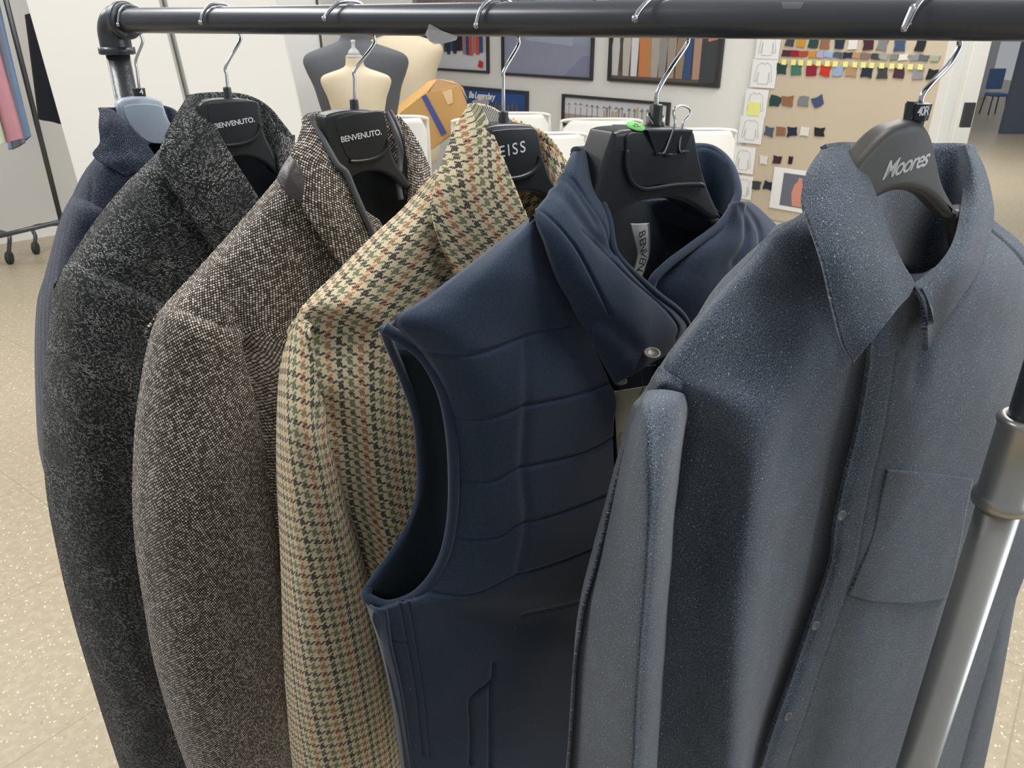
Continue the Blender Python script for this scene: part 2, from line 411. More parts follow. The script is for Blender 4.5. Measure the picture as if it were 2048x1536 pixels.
# torn tape on the bar
def onbar_surf(px, py, eps=.0006):
    # nearest ray/cylinder hit
    r = ray(px, py); r /= np.linalg.norm(r); w = CAM-L0
    a = r-BD*(r@BD); b = w-BD*(w@BD)
    A = a@a; B = 2*a@b; C = b@b-(DB/2+eps)**2; D = B*B-4*A*C
    if D < 0: t = -B/(2*A)
    else: t = (-B-math.sqrt(D))/(2*A)
    return CAM+r*t
mt, tt, bb = newmat('torn_translucent_tape', .5); bb.inputs['Base Color'].default_value = (.62, .63, .65, 1); bb.inputs['Alpha'].default_value = .85
pts = [(858, 48), (864, 50), (885, 62), (915, 72), (912, 78), (885, 84), (868, 85), (858, 80), (850, 68), (855, 58)]
bm = bmesh.new(); c0 = [onbar_surf(x, min(y, 66), .0012)+(np.array([0, 0, -1])*max(0, y-66)*.0005) for x, y in pts]
add_prism(bm, c0, [p-np.array([0, -.0006, 0])*1 for p in c0]); o = bmobj('tape_scrap', bm, mt); tag(o, 'crumpled scrap of pale tape stuck under the dark rail bar', 'tape')
mt2, tt, bb = newmat('clear_tape', .2, spec=.6); bb.inputs['Base Color'].default_value = (.30, .32, .34, 1); bb.inputs['Alpha'].default_value = .30
bm = bmesh.new(); V = np.array([[onbar_surf(1562+x+(4*y/18 if x == 0 else 0), y, .0004) for x in np.linspace(0, 48-y*.5, 8)] for y in np.linspace(4, 18, 8)])
me = grid_mesh('tape', V); o = link('tape_patch', me, mt2); tag(o, 'small clear tape patch on rail bar near its right end', 'tape')

# ------------------------------------------------------------------ garment frames
class Fr:
    def __init__(s, px, yaw):
        s.p = onbar(px); a = math.radians(yaw); s.U = np.array([math.cos(a), math.sin(a), 0]); s.N = np.array([s.U[1], -s.U[0], 0]); s.Z = np.array([0, 0, 1.])
    def loc(s, px, py, off=0.0):
        p0 = s.p+s.N*off; r = ray(px, py); k = s.N@(p0-CAM)/(s.N@r); w = CAM+r*k-s.p
        return np.array([w@s.U, w[2], off])
    def w(s, L): L = np.asarray(L); return s.p+L[..., :1]*s.U+L[..., 1:2]*s.Z+L[..., 2:3]*s.N
    def px(s, px, py, off=0.0): return s.w(s.loc(px, py, off))
    def L(s, q):
        if isinstance(q[0], str): return np.array(q[1:], float)
        return s.loc(*q)
FR = [None, Fr(265, 35), Fr(440, 35), Fr(700, 35), Fr(996, 35), Fr(1325, 35), Fr(1868, 30)]
def row(L, R, ts, offs, bow=0.0):
    """interpolate between two pixels with a depth profile"""
    out = []
    for t, o in zip(ts, offs): out.append((L[0]+(R[0]-L[0])*t, L[1]+(R[1]-L[1])*t-bow*4*t*(1-t), o))
    return out
def wrinkle(G, amp, seed, fu=18., fv=6.):
    r = np.random.default_rng(seed); d = 0
    for k in range(6):
        a, b_, ph = r.normal()*fu, r.normal()*fv, r.uniform(0, 6.28)
        d = d+np.sin(G[..., 0]*a*3+G[..., 1]*b_*3+ph+1.3*np.sin(G[..., 1]*b_*2+ph))
    return d*amp/3
def polydist(P, poly):
    d = np.full(P.shape[:-1], 9.); sgn = np.zeros(P.shape[:-1])
    for a, b_ in zip(poly[:-1], poly[1:]):
        ab = b_-a; t = np.clip(((P-a)@ab)/(ab@ab+1e-12), 0, 1); v = P-(a+t[..., None]*ab); dd = np.linalg.norm(v, axis=-1)
        c = ab[0]*v[..., 1]-ab[1]*v[..., 0]
        sgn = np.where(dd < d, np.sign(c), sgn); d = np.minimum(d, dd)
    return d, sgn
def sheet(name, fr, rows, mat, parent, nu=70, nv=110, thick=.0025, wr=.0015, seed=1, grooves=(), uvrot=0.0, uvoff=(0, 0), face=1, fu=18., fv=6., fold=None):
    C = np.array([[fr.L(q) for q in r] for r in rows])           # nr, nc, 3
    G = crom(np.swapaxes(crom(np.swapaxes(C, 0, 1), nu), 0, 1), nv)
    if wr:
        G[..., 2] += wrinkle(G, wr, seed, fu, fv)
    for poly, dep, wid, go in grooves:
        pl_ = crom(np.array([fr.loc(x, y, go)[:2] for x, y in poly]), 24)
        d, sg = polydist(G[..., :2], pl_)
        G[..., 2] -= dep*np.exp(-(d/wid)**2)
    if fold is not None: G = fold(G)
    V = fr.w(G)
    me = grid_mesh(name, V, fr.N*face, uvrot=uvrot, uvoff=uvoff)
    o = link(name, me, mat, parent)
    if thick:
        s = o.modifiers.new('solid', 'SOLIDIFY'); s.thickness = thick; s.offset = -1
        s.use_rim = True
    return o
def strip(name, fr, pts, r, mat, parent, n=60, fl=1.0, ns=12):
    P = fr.w(crom(np.array([fr.L(q) for q in pts]), n))
    return bmobj(name, tube(P, r, ns), mat, parent, True)

TS = [0, .07, .22, .45, .70, .90, 1]
OS = [-.030, -.004, .026, .042, .040, .026, .012]
TB = [0, .08, .25, .5, .75, 1]
OB = [-.012, .012, .028, .032, .026, .014]
CAPO = [-.022, .002, .022, .036, .040, .038, .034]
def sleeve_rows(rows, ts, offs, ncap=3, cap=None):
    CAPO_ = cap or CAPO
    out = []
    for k, (a, b_) in enumerate(rows):
        f = min(1, k/ncap); out.append(row(a, b_, ts, [c*(1-f)+o*f for c, o in zip(CAPO_, offs)]))
        if k == 0:
            out.insert(0, [(x+(14 if i_ else 5), y-(26 if i_ else 6), o-.016) for i_, (x, y, o) in enumerate(out[0])])
    return out
def lerp_rows(rows, ts, offs, dz=None):
    return [row(a, b_, ts, [o+(dz[k] if dz else 0) for o in offs]) for k, (a, b_) in enumerate(rows)]
def body_rows(ts, offs, rows, tuck):
    out = []
    for k, (a, b_) in enumerate(rows):
        o = list(offs)
        if k >= len(rows) or tuck[k] is not None:
            o[0] = tuck[k]-.004; o[1] = max(min(tuck[k]+.001, .04), min(o[1], tuck[k]+.004)); 
            if len(o) > 4: o[2] = (o[2]+tuck[k])/2
        out.append(row(a, b_, ts, o))
    return out
def back_sheet(fr, outline, mat, parent, right_u=.22, seed=3, name='back_panel', offs=(-.030, -.052, -.060, -.058, -.050, -.012)):
    """outline: left pixels top to bottom at off offs[0]"""
    rows = []
    for x, y in outline:
        a = fr.loc(x, y, offs[0]); w = min(max(-a[0]*.8, .03), right_u)
        rows.append([('L', a[0]+(w-a[0])*t, a[1]-.5*max(0, abs(o)-abs(offs[0])), o) for t, o in zip((0, .06, .25, .5, .8, 1), offs)])
    return sheet(name, fr, rows, mat, parent, 40, 60, wr=.002, seed=seed, face=-1)
def right_half(fr, rows_u, mat, parent, seed=5):
    """hidden far half: (uL, uR, z) in local metres"""
    f = []; s = []
    for uL, uM, uR, z in rows_u:
        f.append([('L', uL+(uM-uL)*t, z-.0*t, o) for t, o in zip((0, .3, .7, 1), (.020, .030, .026, .0))])
        s.append([('L', uM+(uR-uM)*t, z, o) for t, o in zip((0, .25, .6, .9, 1), (.0, .022, .022, -.01, -.03))])
    sheet('front_panel', fr, f, mat, parent, 30, 50, wr=.001, seed=seed)
    sheet('sleeve', fr, s, mat, parent, 30, 50, wr=.001, seed=seed+1)

GRP = 'garments on the rail'
# ------------------------------------------------------------------ hangers
def hook(fr, tip, base, parent, r=.0017, bends=(), back=None, tipstyle=0):
    """tip, base pixels; back = pixel where the wire leaves under the bar"""
    R = DB/2+r+.0002
    tl = fr.loc(*tip); bl = fr.loc(*back)
    tipl = [tl[0], tl[1]]
    if np.hypot(tl[0], tl[1]) < R: tipl = [tl[0]*R/np.hypot(tl[0], tl[1]), tl[1]*R/np.hypot(tl[0], tl[1])]
    bu = max(bl[0], .018)
    al = abs(tipl[0])
    P = [(tipl[0], tipl[1]), (-al*.80, .45*R), (-al*.42, .92*R), (0, R*1.04), (bu*.50, R*.95), (bu*.92, R*.35), (bu*1.12, -R*.45), (bl[0], bl[1])]
    for b_ in bends: q = fr.loc(*b_); P.append((q[0], q[1]))
    q = fr.loc(*base); P.append((q[0], q[1]))
    a = crom(np.array(P, float), 110)
    pts = fr.w(np.c_[a, np.zeros(len(a))])
    o = bmobj('hook', tube(pts, r, 14), M['chrome'], parent, True)
    t0 = pts[0]
    if tipstyle == 0:
        bm = bmesh.new(); bmesh.ops.create_uvsphere(bm, u_segments=14, v_segments=10, radius=r*1.45, matrix=Matrix.Translation(Vector(t0)))
        bmobj('hook_tip', bm, M['chrome'], o, True)
    else:
        d = pts[0]-pts[6]; d /= np.linalg.norm(d)
        side = fr.U*.9+np.array([0, 0, .45]); side /= np.linalg.norm(side)
        b2 = [t0, t0+d*.002-side*.0015, t0-side*.0036, t0-side*.0036-d*.014]
        bmobj('hook_tip', tube(crom(np.array(b2), 20), r*.95, 12), M['chrome'], o, True)
    return o
def silhouette(fr, front, depth, mat, parent, name='hanger_body', bev=.004, drop=0):
    if drop:
        y0 = min(q[1] for q in front); front = [(q[0], q[1]+drop*max(0, 1-(q[1]-y0)/40)) for q in front]
    """front: list of pixel/local points at off=depth/2"""
    P = np.array([fr.L((*q, depth/2)) if not isinstance(q[0], str) else (q[1], q[2], depth/2) for q in front])
    P = crom(P, 170, True)[:, :2]
    for _ in range(5): P = .5*P+.25*(np.roll(P, 1, 0)+np.roll(P, -1, 0))
    T = np.roll(P, -1, 0)-np.roll(P, 1, 0); T /= np.linalg.norm(T, axis=1)[:, None]+1e-12
    area_ = .5*np.sum(P[:, 0]*np.roll(P[:, 1], -1)-P[:, 1]*np.roll(P[:, 0], -1))
    Nn = np.stack([T[:, 1], -T[:, 0]], 1)*(1 if area_ > 0 else -1)
    prof = [(bev*(1-math.cos(a)), depth/2-bev*(1-math.sin(a))) for a in np.linspace(math.pi/2, 0, 7)]
    prof = prof+[(d, -o) for d, o in prof[::-1]]
    bm = bmesh.new(); rings = []
    for d, of in prof:
        Q = np.c_[P-Nn*d, np.full(len(P), of)]; rings.append([bm.verts.new(v) for v in fr.w(Q)])
    n = len(P)
    for a, b_ in zip(rings[:-1], rings[1:]):
        for k in range(n): bm.faces.new([a[k], a[(k+1) % n], b_[(k+1) % n], b_[k]])
    for rg, dd in ((rings[0], prof[0][0]), (rings[-1], prof[-1][0])):
        Q = P-Nn*dd
        for tri in tessellate_polygon([[Vector((x_, y_, 0)) for x_, y_ in Q]]):
            try: bm.faces.new([rg[i_] for i_ in tri])
            except ValueError: pass
    o = bmobj(name, bm, mat, parent, True)
    w = o.modifiers.new('wn', 'WEIGHTED_NORMAL')
    return o
def panel(fr, pts, off, mat, parent, name='front_plate', h=.0025, bev=.0011):
    P = crom(np.array([fr.loc(*q, off+h) for q in pts]), 64, True); B = P.copy(); B[:, 2] = off-.002
    bm = bmesh.new(); add_prism(bm, fr.w(P), fr.w(B))
    o = bmobj(name, bm, mat, parent, True); b_ = o.modifiers.new('bevel', 'BEVEL'); b_.width = bev; b_.segments = 3; b_.limit_method = 'ANGLE'; b_.angle_limit = .7
    w = o.modifiers.new('wn', 'WEIGHTED_NORMAL'); w.keep_sharp = True
    return o
def ledge(fr, pts, off, r, mat, parent):
    P = fr.w(crom(np.array([fr.loc(*q, off) for q in pts]), 50)); return bmobj('raised_ridge', tube(P, r, 10), mat, parent, True)
def arm(fr, a, b_, r0, r1, mat, parent):
    P = crom(np.array([(a[0], a[1], 0), ((a[0]+b_[0])/2, (a[1]+b_[1])/2+.004, 0), (b_[0], b_[1], 0)], float), 20)
    return bmobj('shoulder_arm', tube(fr.w(P), np.linspace(r0, r1, 20), 18), mat, parent, True)
def ferrule(fr, px, py, mat, parent, r0=.0045, r1=.0075, h=.016):
    c = fr.px(px, py); return bmobj('neck_ferrule', lathe(c+np.array([0, 0, h*.55]), (0, 0, -1), [(0, r0*.8), (.001, r0), (h*.7, r0*1.05), (h, r1)], 24), mat, parent, True)

hg = []
def arms(fr, t, mat, lpx, lend, rpx, rend, r0=.011):
    for a, b_ in ((lpx, lend), (rpx, rend)):
        A = fr.loc(*a); B = fr.loc(*b_) if len(b_) == 2 else np.array([b_[0], b_[1], 0]); arm(fr, A[:2], B[:2], r0*.7, .005, mat, t)
def new_hanger(k, label, basepx):
    fr = FR[k]; p = fr.px(*basepx); t = thing('coat_hanger', p, label, 'hanger', 'coat hangers on the rail'); hg.append(t); return t, fr

# hanger 1 translucent
t1, f1 = new_hanger(1, 'frosted clear plastic hanger with a black size marker, leftmost on the rail', (281, 190))
mf, tt, bb = newmat('frosted_plastic', .25, spec=.5); bb.inputs['Base Color'].default_value = (.66, .76, .90, 1); bb.inputs['Transmission Weight'].default_value = .25; bb.inputs['Alpha'].default_value = .80
mf.use_backface_culling = False
hook(f1, (236, 49), (279, 182), t1, back=(282, 66), bends=((285, 85), (272, 120), (274, 140)))
silhouette(f1, [(234, 212), (240, 202), (252, 197), (282, 193), (312, 196), (324, 202), (329, 215), (338, 240), (352, 262), (368, 300), (362, 310), (340, 292), (330, 288), (318, 286), (302, 288), (262, 318), (222, 366), (210, 362), (228, 300), (238, 245)], .022, mf, t1)
panel(f1, [(250, 213), (280, 208), (322, 212), (328, 230), (338, 262), (335, 284), (300, 285), (270, 262), (252, 235)], .011, mf, t1, h=.0015)
bmobj('size_marker', lathe(f1.px(277, 176), (0, 0, -1), [(0, .0075), (.0125, .0070)], 24), M['hblack'], t1, True, .0006)
place_text('lettering', '4', .009, f1.px(283, 184, .0078), f1.U, f1.Z, M['white_ink'], t1, bold=.0002)

# hanger 2 and 3 (same make)
def ben(k, label, tip, base, back, bends, sil, pan, led, txt, arms_):
    t, fr = new_hanger(k, label, base)
    hook(fr, tip, (base[0], base[1]), t, back=back, bends=bends)
    silhouette(fr, sil, .026, M['hblack'], t, drop=8)
    panel(fr, pan, .012, M['hblack'], t, h=.0018)
    ledge(fr, led, .0145, .0022, M['hblack'], t)
    ferrule(fr, base[0], base[1]+4, M['hblack'], t)
    if txt: place_text('lettering', txt[0], txt[1], fr.px(*txt[2], .0142), (fr.U*.992+fr.Z*.10)/np.linalg.norm(fr.U*.992+fr.Z*.10), (fr.Z-.10*fr.U), M['white_ink'], t, bold=txt[3], spacing=txt[4])
    arms(fr, t, M['hblack'], *arms_)
    return t, fr
ben(2, 'black plastic hanger in the collar of the black and white flecked jacket', (401, 45), (456, 186), (479, 66), ((480, 82), (452, 132), (453, 150)),
    [(398, 212), (408, 198), (430, 192), (456, 190), (490, 191), (514, 197), (521, 207), (524, 235), (530, 265), (545, 298), (562, 330), (575, 352), (556, 352), (538, 332), (512, 318), (486, 314), (460, 320), (438, 336), (418, 340), (404, 330), (400, 300), (404, 250)],
    [(416, 212), (440, 205), (480, 202), (512, 203), (517, 220), (520, 250), (512, 272), (490, 284), (462, 288), (440, 288), (425, 262)],
    [(521, 248), (519, 262), (508, 277), (488, 286), (466, 290), (450, 291)], ('BENVENUTO.', .0080, (470, 246), .00014, .96), ((412, 325), (250, 450), (565, 342), (.15, -.25, 0)))
ben(3, 'black plastic hanger holding the brown and cream nailhead jacket', (648, 37), (709, 212), (748, 72), ((747, 90), (710, 140), (709, 158)),
    [(650, 238), (657, 224), (680, 216), (709, 212), (745, 214), (766, 220), (773, 230), (777, 260), (783, 298), (796, 330), (816, 358), (826, 378), (806, 376), (788, 358), (765, 346), (738, 344), (712, 352), (690, 372), (672, 376), (660, 360), (658, 320), (655, 280)],
    [(672, 240), (700, 229), (735, 224), (765, 223), (772, 240), (777, 275), (770, 300), (750, 315), (725, 319), (700, 318), (688, 300), (678, 270)],
    [(777, 280), (774, 296), (762, 310), (742, 319), (718, 323), (700, 323)], ('BENVENUTO.', .0080, (723, 272), .00014, .96), ((670, 360), (450, 550), (815, 366), (.15, -.26, 0)))
ben(4, 'black plastic hanger with spaced white capitals inside the checked jacket', (952, 51), (1007, 238), (1037, 75), ((1036, 92), (1009, 140), (1007, 160)),
    [(962, 264), (968, 250), (985, 243), (1007, 240), (1045, 240), (1070, 247), (1079, 262), (1084, 290), (1092, 325), (1105, 360), (1125, 392), (1132, 410), (1110, 408), (1088, 392), (1058, 384), (1030, 388), (1005, 402), (985, 400), (974, 370), (968, 310)],
    [(978, 268), (1005, 259), (1040, 257), (1070, 258), (1077, 275), (1082, 310), (1072, 335), (1050, 350), (1025, 354), (1005, 350), (992, 320)],
    [(1080, 312), (1076, 330), (1062, 345), (1042, 354), (1020, 358)], ('REISS', .0150, (1015, 302), .00008, 1.28), ((982, 385), (760, 570), (1120, 398), (.15, -.27, 0)))
# hanger 5 broad black
t5, f5 = new_hanger(5, 'broad black plastic hanger with green sticker and binder clip', (1312, 240))
hook(f5, (1270, 37), (1312, 240), t5, r=.0019, back=(1377, 76), bends=((1372, 92), (1340, 140), (1316, 182), (1313, 205)))
silhouette(f5, [(1226, 268), (1233, 253), (1255, 246), (1312, 242), (1368, 243), (1386, 249), (1392, 262), (1398, 300), (1408, 345), (1420, 380), (1434, 412), (1444, 436), (1424, 440), (1398, 420), (1366, 403), (1328, 396), (1290, 402), (1252, 418), (1222, 438), (1196, 446), (1180, 436), (1186, 405), (1202, 345)], .032, M['hblack'], t5, bev=.0045, drop=14)
panel(f5, [(1258, 268), (1300, 263), (1350, 261), (1384, 262), (1391, 285), (1398, 320), (1405, 350), (1400, 366), (1370, 368), (1320, 370), (1285, 374), (1262, 362), (1252, 335), (1253, 300)], .016, M['hblack'], t5, h=.002)
ledge(f5, [(1254, 300), (1254, 335), (1264, 364), (1284, 377), (1310, 376), (1350, 370), (1395, 368), (1408, 372)], .018, .0018, M['hblack'], t5)
arms(f5, t5, M['hblack'], (1195, 425), (960, 560), (1425, 436), (.14, -.27, 0), .008)
ferrule(f5, 1311, 236, M['hblack'], t5, .0055, .010, .020)
st5 = bmesh.new(); c = f5.loc(1271, 256, .004); c5 = f5.w(np.array([f5.loc(1272, 250, .0)[0], f5.loc(1312, 243, .016)[1]+.0008, .006]))
sn = np.array([0, 0, .93])+f5.N*.36; sn /= np.linalg.norm(sn); c5 = f5.px(1271, 256, .0110)+np.array([0, 0, .0012])
stk = bmobj('round_sticker', lathe(c5+np.array([0, 0, -.0002]), sn, [(0, .0078), (.0008, .0078)], 32), M['green'], t5, True)
place_text('lettering', 'x2', .008, c5+sn*.0009, f5.U, np.cross(sn, f5.U), M['ink'], stk, spacing=.9)
# binder clip
cl = thing('binder_clip', f5.px(1335, 290, .02), 'black binder clip with silver wire handles clamped on hanger top', 'clip')
bm = bmesh.new()
A = [f5.loc(1296, 262, .0215), f5.loc(1386, 262, .0215), f5.loc(1370, 302, .0185), f5.loc(1312, 308, .0185)]
a_ = f5.w(np.array(A)); nrm = f5.N*.0012
add_prism(bm, a_, a_-nrm)
Bk = [np.array([q[0], q[1], -.0215+(.0215-q[2])]) for q in A]; b_ = f5.w(np.array(Bk)); add_prism(bm, b_, b_+nrm)
topq = [A[0], A[1], Bk[1], Bk[0]]; tq = f5.w(np.array(topq)); add_prism(bm, tq+np.array([0, 0, .001]), tq-np.array([0, 0, .0002]))
bmobj('spring_body', bm, M['hblack'], cl, False, .0004, 2)
P = [(1325, 307), (1331, 300), (1343, 268), (1350, 245), (1347, 228), (1349, 217), (1364, 211), (1379, 218), (1379, 230), (1367, 245), (1362, 270), (1359, 296), (1362, 305)]
bmobj('wire_handle', tube(crom(f5.w(np.array([f5.loc(x, y, .0200+.0008*k*(k < 4)) for k, (x, y) in enumerate(P)])), 80), .00095, 10), M['chrome'], cl, True)
P = [(1333, 262), (1327, 246), (1328, 236), (1320, 226), (1309, 224), (1298, 226), (1297, 234), (1307, 250), (1314, 264)]
bmobj('wire_handle', tube(crom(f5.w(np.array([f5.loc(x, y, -.006+.003*abs(k-4)) for k, (x, y) in enumerate(P)])), 60), .00095, 10), M['chrome'], cl, True)
for a0, a1 in (((1311, 308), (1330, 307)), ((1331, 311), (1352, 308)), ((1359, 304), (1377, 303))):
    bmobj('clip_lip', tube([f5.px(*a0, .0195), f5.px(*a1, .0195)], .0012, 10), M['hblack'], cl, True)
# hanger 6
t6, f6 = new_hanger(6, 'dark rounded hanger with silver italic lettering inside the slate shirt', (1836, 240))
hook(f6, (1816, 48), (1840, 212), t6, r=.0021, back=(1920, 79), bends=((1918, 95), (1898, 130), (1862, 168), (1845, 190)), tipstyle=1)
silhouette(f6, [(1808, 247), (1824, 242), (1840, 242), (1856, 250), (1868, 270), (1876, 300), (1884, 340), (1893, 372), (1910, 404), (1924, 430), (1906, 440), (1885, 422), (1862, 398), (1838, 386), (1808, 382), (1780, 388), (1752, 404), (1728, 430), (1705, 436), (1690, 420), (1694, 375), (1712, 332), (1738, 300), (1764, 272), (1786, 255)], .018, M['hbrown'], t6, bev=.0065)
arms(f6, t6, M['hbrown'], (1722, 450), (1640, 560), (1908, 422), (.14, -.25, 0), .012)
place_text('lettering', 'Moores', .0175, f6.px(1812, 330, .0092), (f6.U+.13*f6.Z), (f6.Z), M['silver_ink'], t6, shear=.35, bold=.00022, spacing=.86)
c6 = f6.px(1838, 205)
bmobj('size_marker', lathe(c6+np.array([0, 0, .0]), (0, 0, -1), [(0, .0066), (.0005, .0088), (.0115, .0082), (.0120, .0062), (.0175, .0058)], 32), M['hblack'], t6, True, .0003)
bm = bmesh.new(); cc = f6.loc(1823, 218, 0); add_box(bm, f6.w(np.array([cc[0]-.001, cc[1]-.001, 0])), (.004, .006, .0125), np.stack([f6.U, f6.N, f6.Z], 1)); bmobj('marker_clip', bm, M['hblack'], t6, False, .0005)
place_text('lettering', '40R', .0088, f6.px(1847, 223, .0088), f6.U, f6.Z, M['white_ink'], t6, bold=.00012, spacing=.85)

# ------------------------------------------------------------------ garment 1 navy herringbone
def ring_collar(fr, top, low, mat, parent, name='collar_stand', seed=1, n=60, thick=.003):
    rows = [top, [((a[0]+b_[0])/2, (a[1]+b_[1])/2, (a[2]+b_[2])/2+.002) for a, b_ in zip(top, low)], low]
    return sheet(name, fr, rows, mat, parent, n, 14, thick=thick, wr=.0004, seed=seed)
g1 = thing('blazer', FR[1].px(265, 320), 'navy blue herringbone jacket, farthest garment at the left end of the rail', 'jacket', GRP)
fr = Fr(265, 35); fr.p = fr.p+fr.N*.030
SL = [((130, 415), (215, 440)), ((108, 478), (215, 500)), ((88, 555), (215, 580)), ((74, 605), (215, 640)), ((69, 700), (215, 720)), ((71, 800), (215, 820)), ((78, 900), (215, 930)), ((100, 990), (220, 1020)), ((125, 1100), (240, 1100)), ((160, 1220), (260, 1200)), ((200, 1340), (290, 1320)), ((250, 1500), (320, 1480))]
sheet('sleeve', fr, sleeve_rows(SL, TS, OS), M['herring'], g1, 60, 120, seed=2, wr=.003, uvrot=.08)
BL = [((190, 314), (345, 330)), ((167, 345), (350, 370)), ((147, 385), (350, 420)), ((133, 425), (350, 470)), ((140, 520), (350, 540)), ((165, 640), (350, 640)), ((205, 800), (350, 800)), ((215, 1000), (360, 1000)), ((290, 1400), (380, 1400))]
sheet('front_panel', fr, body_rows(TB, [-.02, .006, .026, .034, .030, .02], BL, [None]*4+[.012, .020, .014, .01, .01]), M['herring'], g1, 50, 90, seed=4, uvoff=(.003, 0),
      grooves=[([(186, 345), (184, 380), (178, 430), (172, 480)], .002, .0015, .02)])
sheet('collar', fr, [[(200, 217, -.012), (197, 250, .004), (199, 285, .012), (185, 309, .016), (212, 330, .030), (250, 352, .034)], [(213, 216, -.010), (222, 245, .010), (235, 275, .020), (245, 298, .026), (262, 320, .034), (285, 345, .036)], [(230, 222, -.008), (258, 248, .006), (283, 275, .014), (303, 300, .020), (318, 325, .026), (335, 350, .028)]], M['herring'], g1, 40, 30, wr=.0005, uvrot=1.9)
ring_collar(fr, [(200, 215, -.012), (240, 214, -.034), (300, 208, -.040), (335, 213, -.038), (352, 225, -.02), (362, 245, -.005)], [(225, 300, .0), (250, 300, -.034), (300, 300, -.040), (335, 300, -.038), (358, 300, -.02), (372, 300, -.002)], M['herring'], g1)
back_sheet(fr, [(190, 320)]+[a for a, b_ in SL], M['herring'], g1, .2, offs=(-.030, -.037, -.039, -.039, -.038, -.012))
sheet('lining', fr, [[(230, 285, -.03), (300, 285, -.036), (370, 285, -.03)], [(230, 400, -.03), (300, 400, -.036), (370, 400, -.03)]], M['black_lining'], g1, 10, 10, wr=0)
right_half(fr, [(.0, .06, .08, -.225), (.01, .14, .16, -.25), (.01, .15, .215, -.29), (.01, .14, .235, -.40), (.01, .14, .235, -.60), (.02, .13, .22, -.80)], M['herring'], g1)

# ------------------------------------------------------------------ garment 2 charcoal
g2 = thing('tweed_jacket', FR[2].px(440, 330), 'charcoal jacket of chunky black and white flecked knit beside the navy herringbone one', 'jacket', GRP)
fr = FR[2]
SL = [((128, 536), (334, 632)), ((106, 590), (340, 700)), ((94, 680), (348, 780)), ((87, 780), (355, 880)), ((85, 880), (365, 980)), ((93, 990), (378, 1080)), ((113, 1100), (392, 1180)), ((141, 1220), (412, 1300)), ((176, 1340), (432, 1420)), ((214, 1460), (452, 1536)), ((250, 1570), (472, 1650))]
sheet('sleeve', fr, sleeve_rows(SL, TS, OS), M['charcoal'], g2, 90, 160, seed=12, wr=.003, uvrot=-.25)
BL = [((318, 300), (440, 345)), ((298, 322), (490, 410)), ((245, 374), (560, 480)), ((187, 446), (580, 560)), ((130, 540), (585, 620)), ((160, 592), (588, 650)), ((225, 640), (590, 690)), ((300, 700), (600, 760)), ((315, 850), (620, 950)), ((350, 1100), (650, 1200)), ((410, 1560), (700, 1650))]
sheet('front_panel', fr, body_rows(TB, [-.022, .008, .030, .034, .026, .014], BL, [None]*5+[.020, .030, .030, .012, .0, .0]), M['charcoal'], g2, 90, 140, seed=14, wr=.002,
      grooves=[([(338, 470), (345, 540), (342, 620), (335, 690)], .005, .004, .03)])
sheet('collar', fr, [[(372, 196, -.012), (350, 232, .004), (328, 275, .018), (318, 312, .030), (338, 360, .040), (380, 430, .044), (440, 520, .046)],
                     [(386, 190, -.010), (385, 235, .014), (392, 285, .030), (402, 335, .040), (420, 385, .044), (450, 440, .046), (500, 520, .046)],
                     [(400, 197, -.004), (422, 232, .010), (442, 272, .020), (462, 308, .028), (487, 348, .034), (515, 392, .038), (560, 470, .040)]], M['charcoal'], g2, 60, 40, wr=.0008, uvrot=1.3, thick=.004)
ring_collar(fr, [(376, 190, -.012), (405, 186, -.035), (450, 184, -.05), (495, 190, -.05), (530, 208, -.038), (560, 240, -.018), (588, 280, .0), (592, 330, .01)],
            [(405, 300, .0), (420, 300, -.035), (455, 300, -.048), (500, 305, -.048), (535, 315, -.035), (558, 335, -.012), (575, 360, .005), (585, 380, .012)], M['charcoal'], g2)
sheet('lapel', fr, [[(590, 282, .002), (597, 330, .01), (590, 400, .02)], [(560, 262, .012), (565, 330, .018), (570, 400, .024)], [(528, 215, .0), (548, 290, .012), (556, 340, .016)]], M['charcoal'], g2, 30, 30, wr=0, face=1)
sheet('lining', fr, [[(420, 270, -.03), (500, 270, -.04), (590, 270, -.03)], [(420, 420, -.03), (500, 420, -.04), (590, 420, -.03)]], M['black_lining'], g2, 10, 10, wr=0)
back_sheet(fr, [(318, 308)]+[a for a, b_ in SL], M['charcoal'], g2, .2)
right_half(fr, [(.0, .06, .08, -.24), (.01, .14, .16, -.26), (.01, .15, .215, -.30), (.01, .14, .235, -.40), (.01, .14, .235, -.60), (.02, .13, .22, -.80)], M['charcoal'], g2)

# ------------------------------------------------------------------ garment 3 nailhead
g3 = thing('tweed_jacket', FR[3].px(700, 360), 'brown and cream nailhead tweed jacket with leather trimmed collar', 'jacket', GRP)
fr = FR[3]
SL = [((315, 627), (486, 690)), ((295, 690), (505, 780)), ((279, 780), (525, 870)), ((268, 880), (540, 960)), ((264, 980), (552, 1060)), ((270, 1090), (562, 1180)), ((286, 1200), (572, 1290)), ((307, 1320), (580, 1400)), ((340, 1440), (590, 1536)), ((378, 1550), (605, 1660))]
sheet('sleeve', fr, sleeve_rows(SL, TS, OS), M['nail'], g3, 90, 160, seed=22, wr=.0025, uvrot=-.18)
BL = [((585, 325), (760, 440)), ((548, 362), (790, 500)), ((470, 455), (800, 560)), ((395, 540), (790, 640)), ((318, 628), (760, 700)), ((350, 672), (750, 735)), ((410, 715), (740, 790)), ((470, 790), (730, 870)), ((505, 950), (730, 1050)), ((535, 1200), (740, 1300)), ((570, 1560), (780, 1650))]
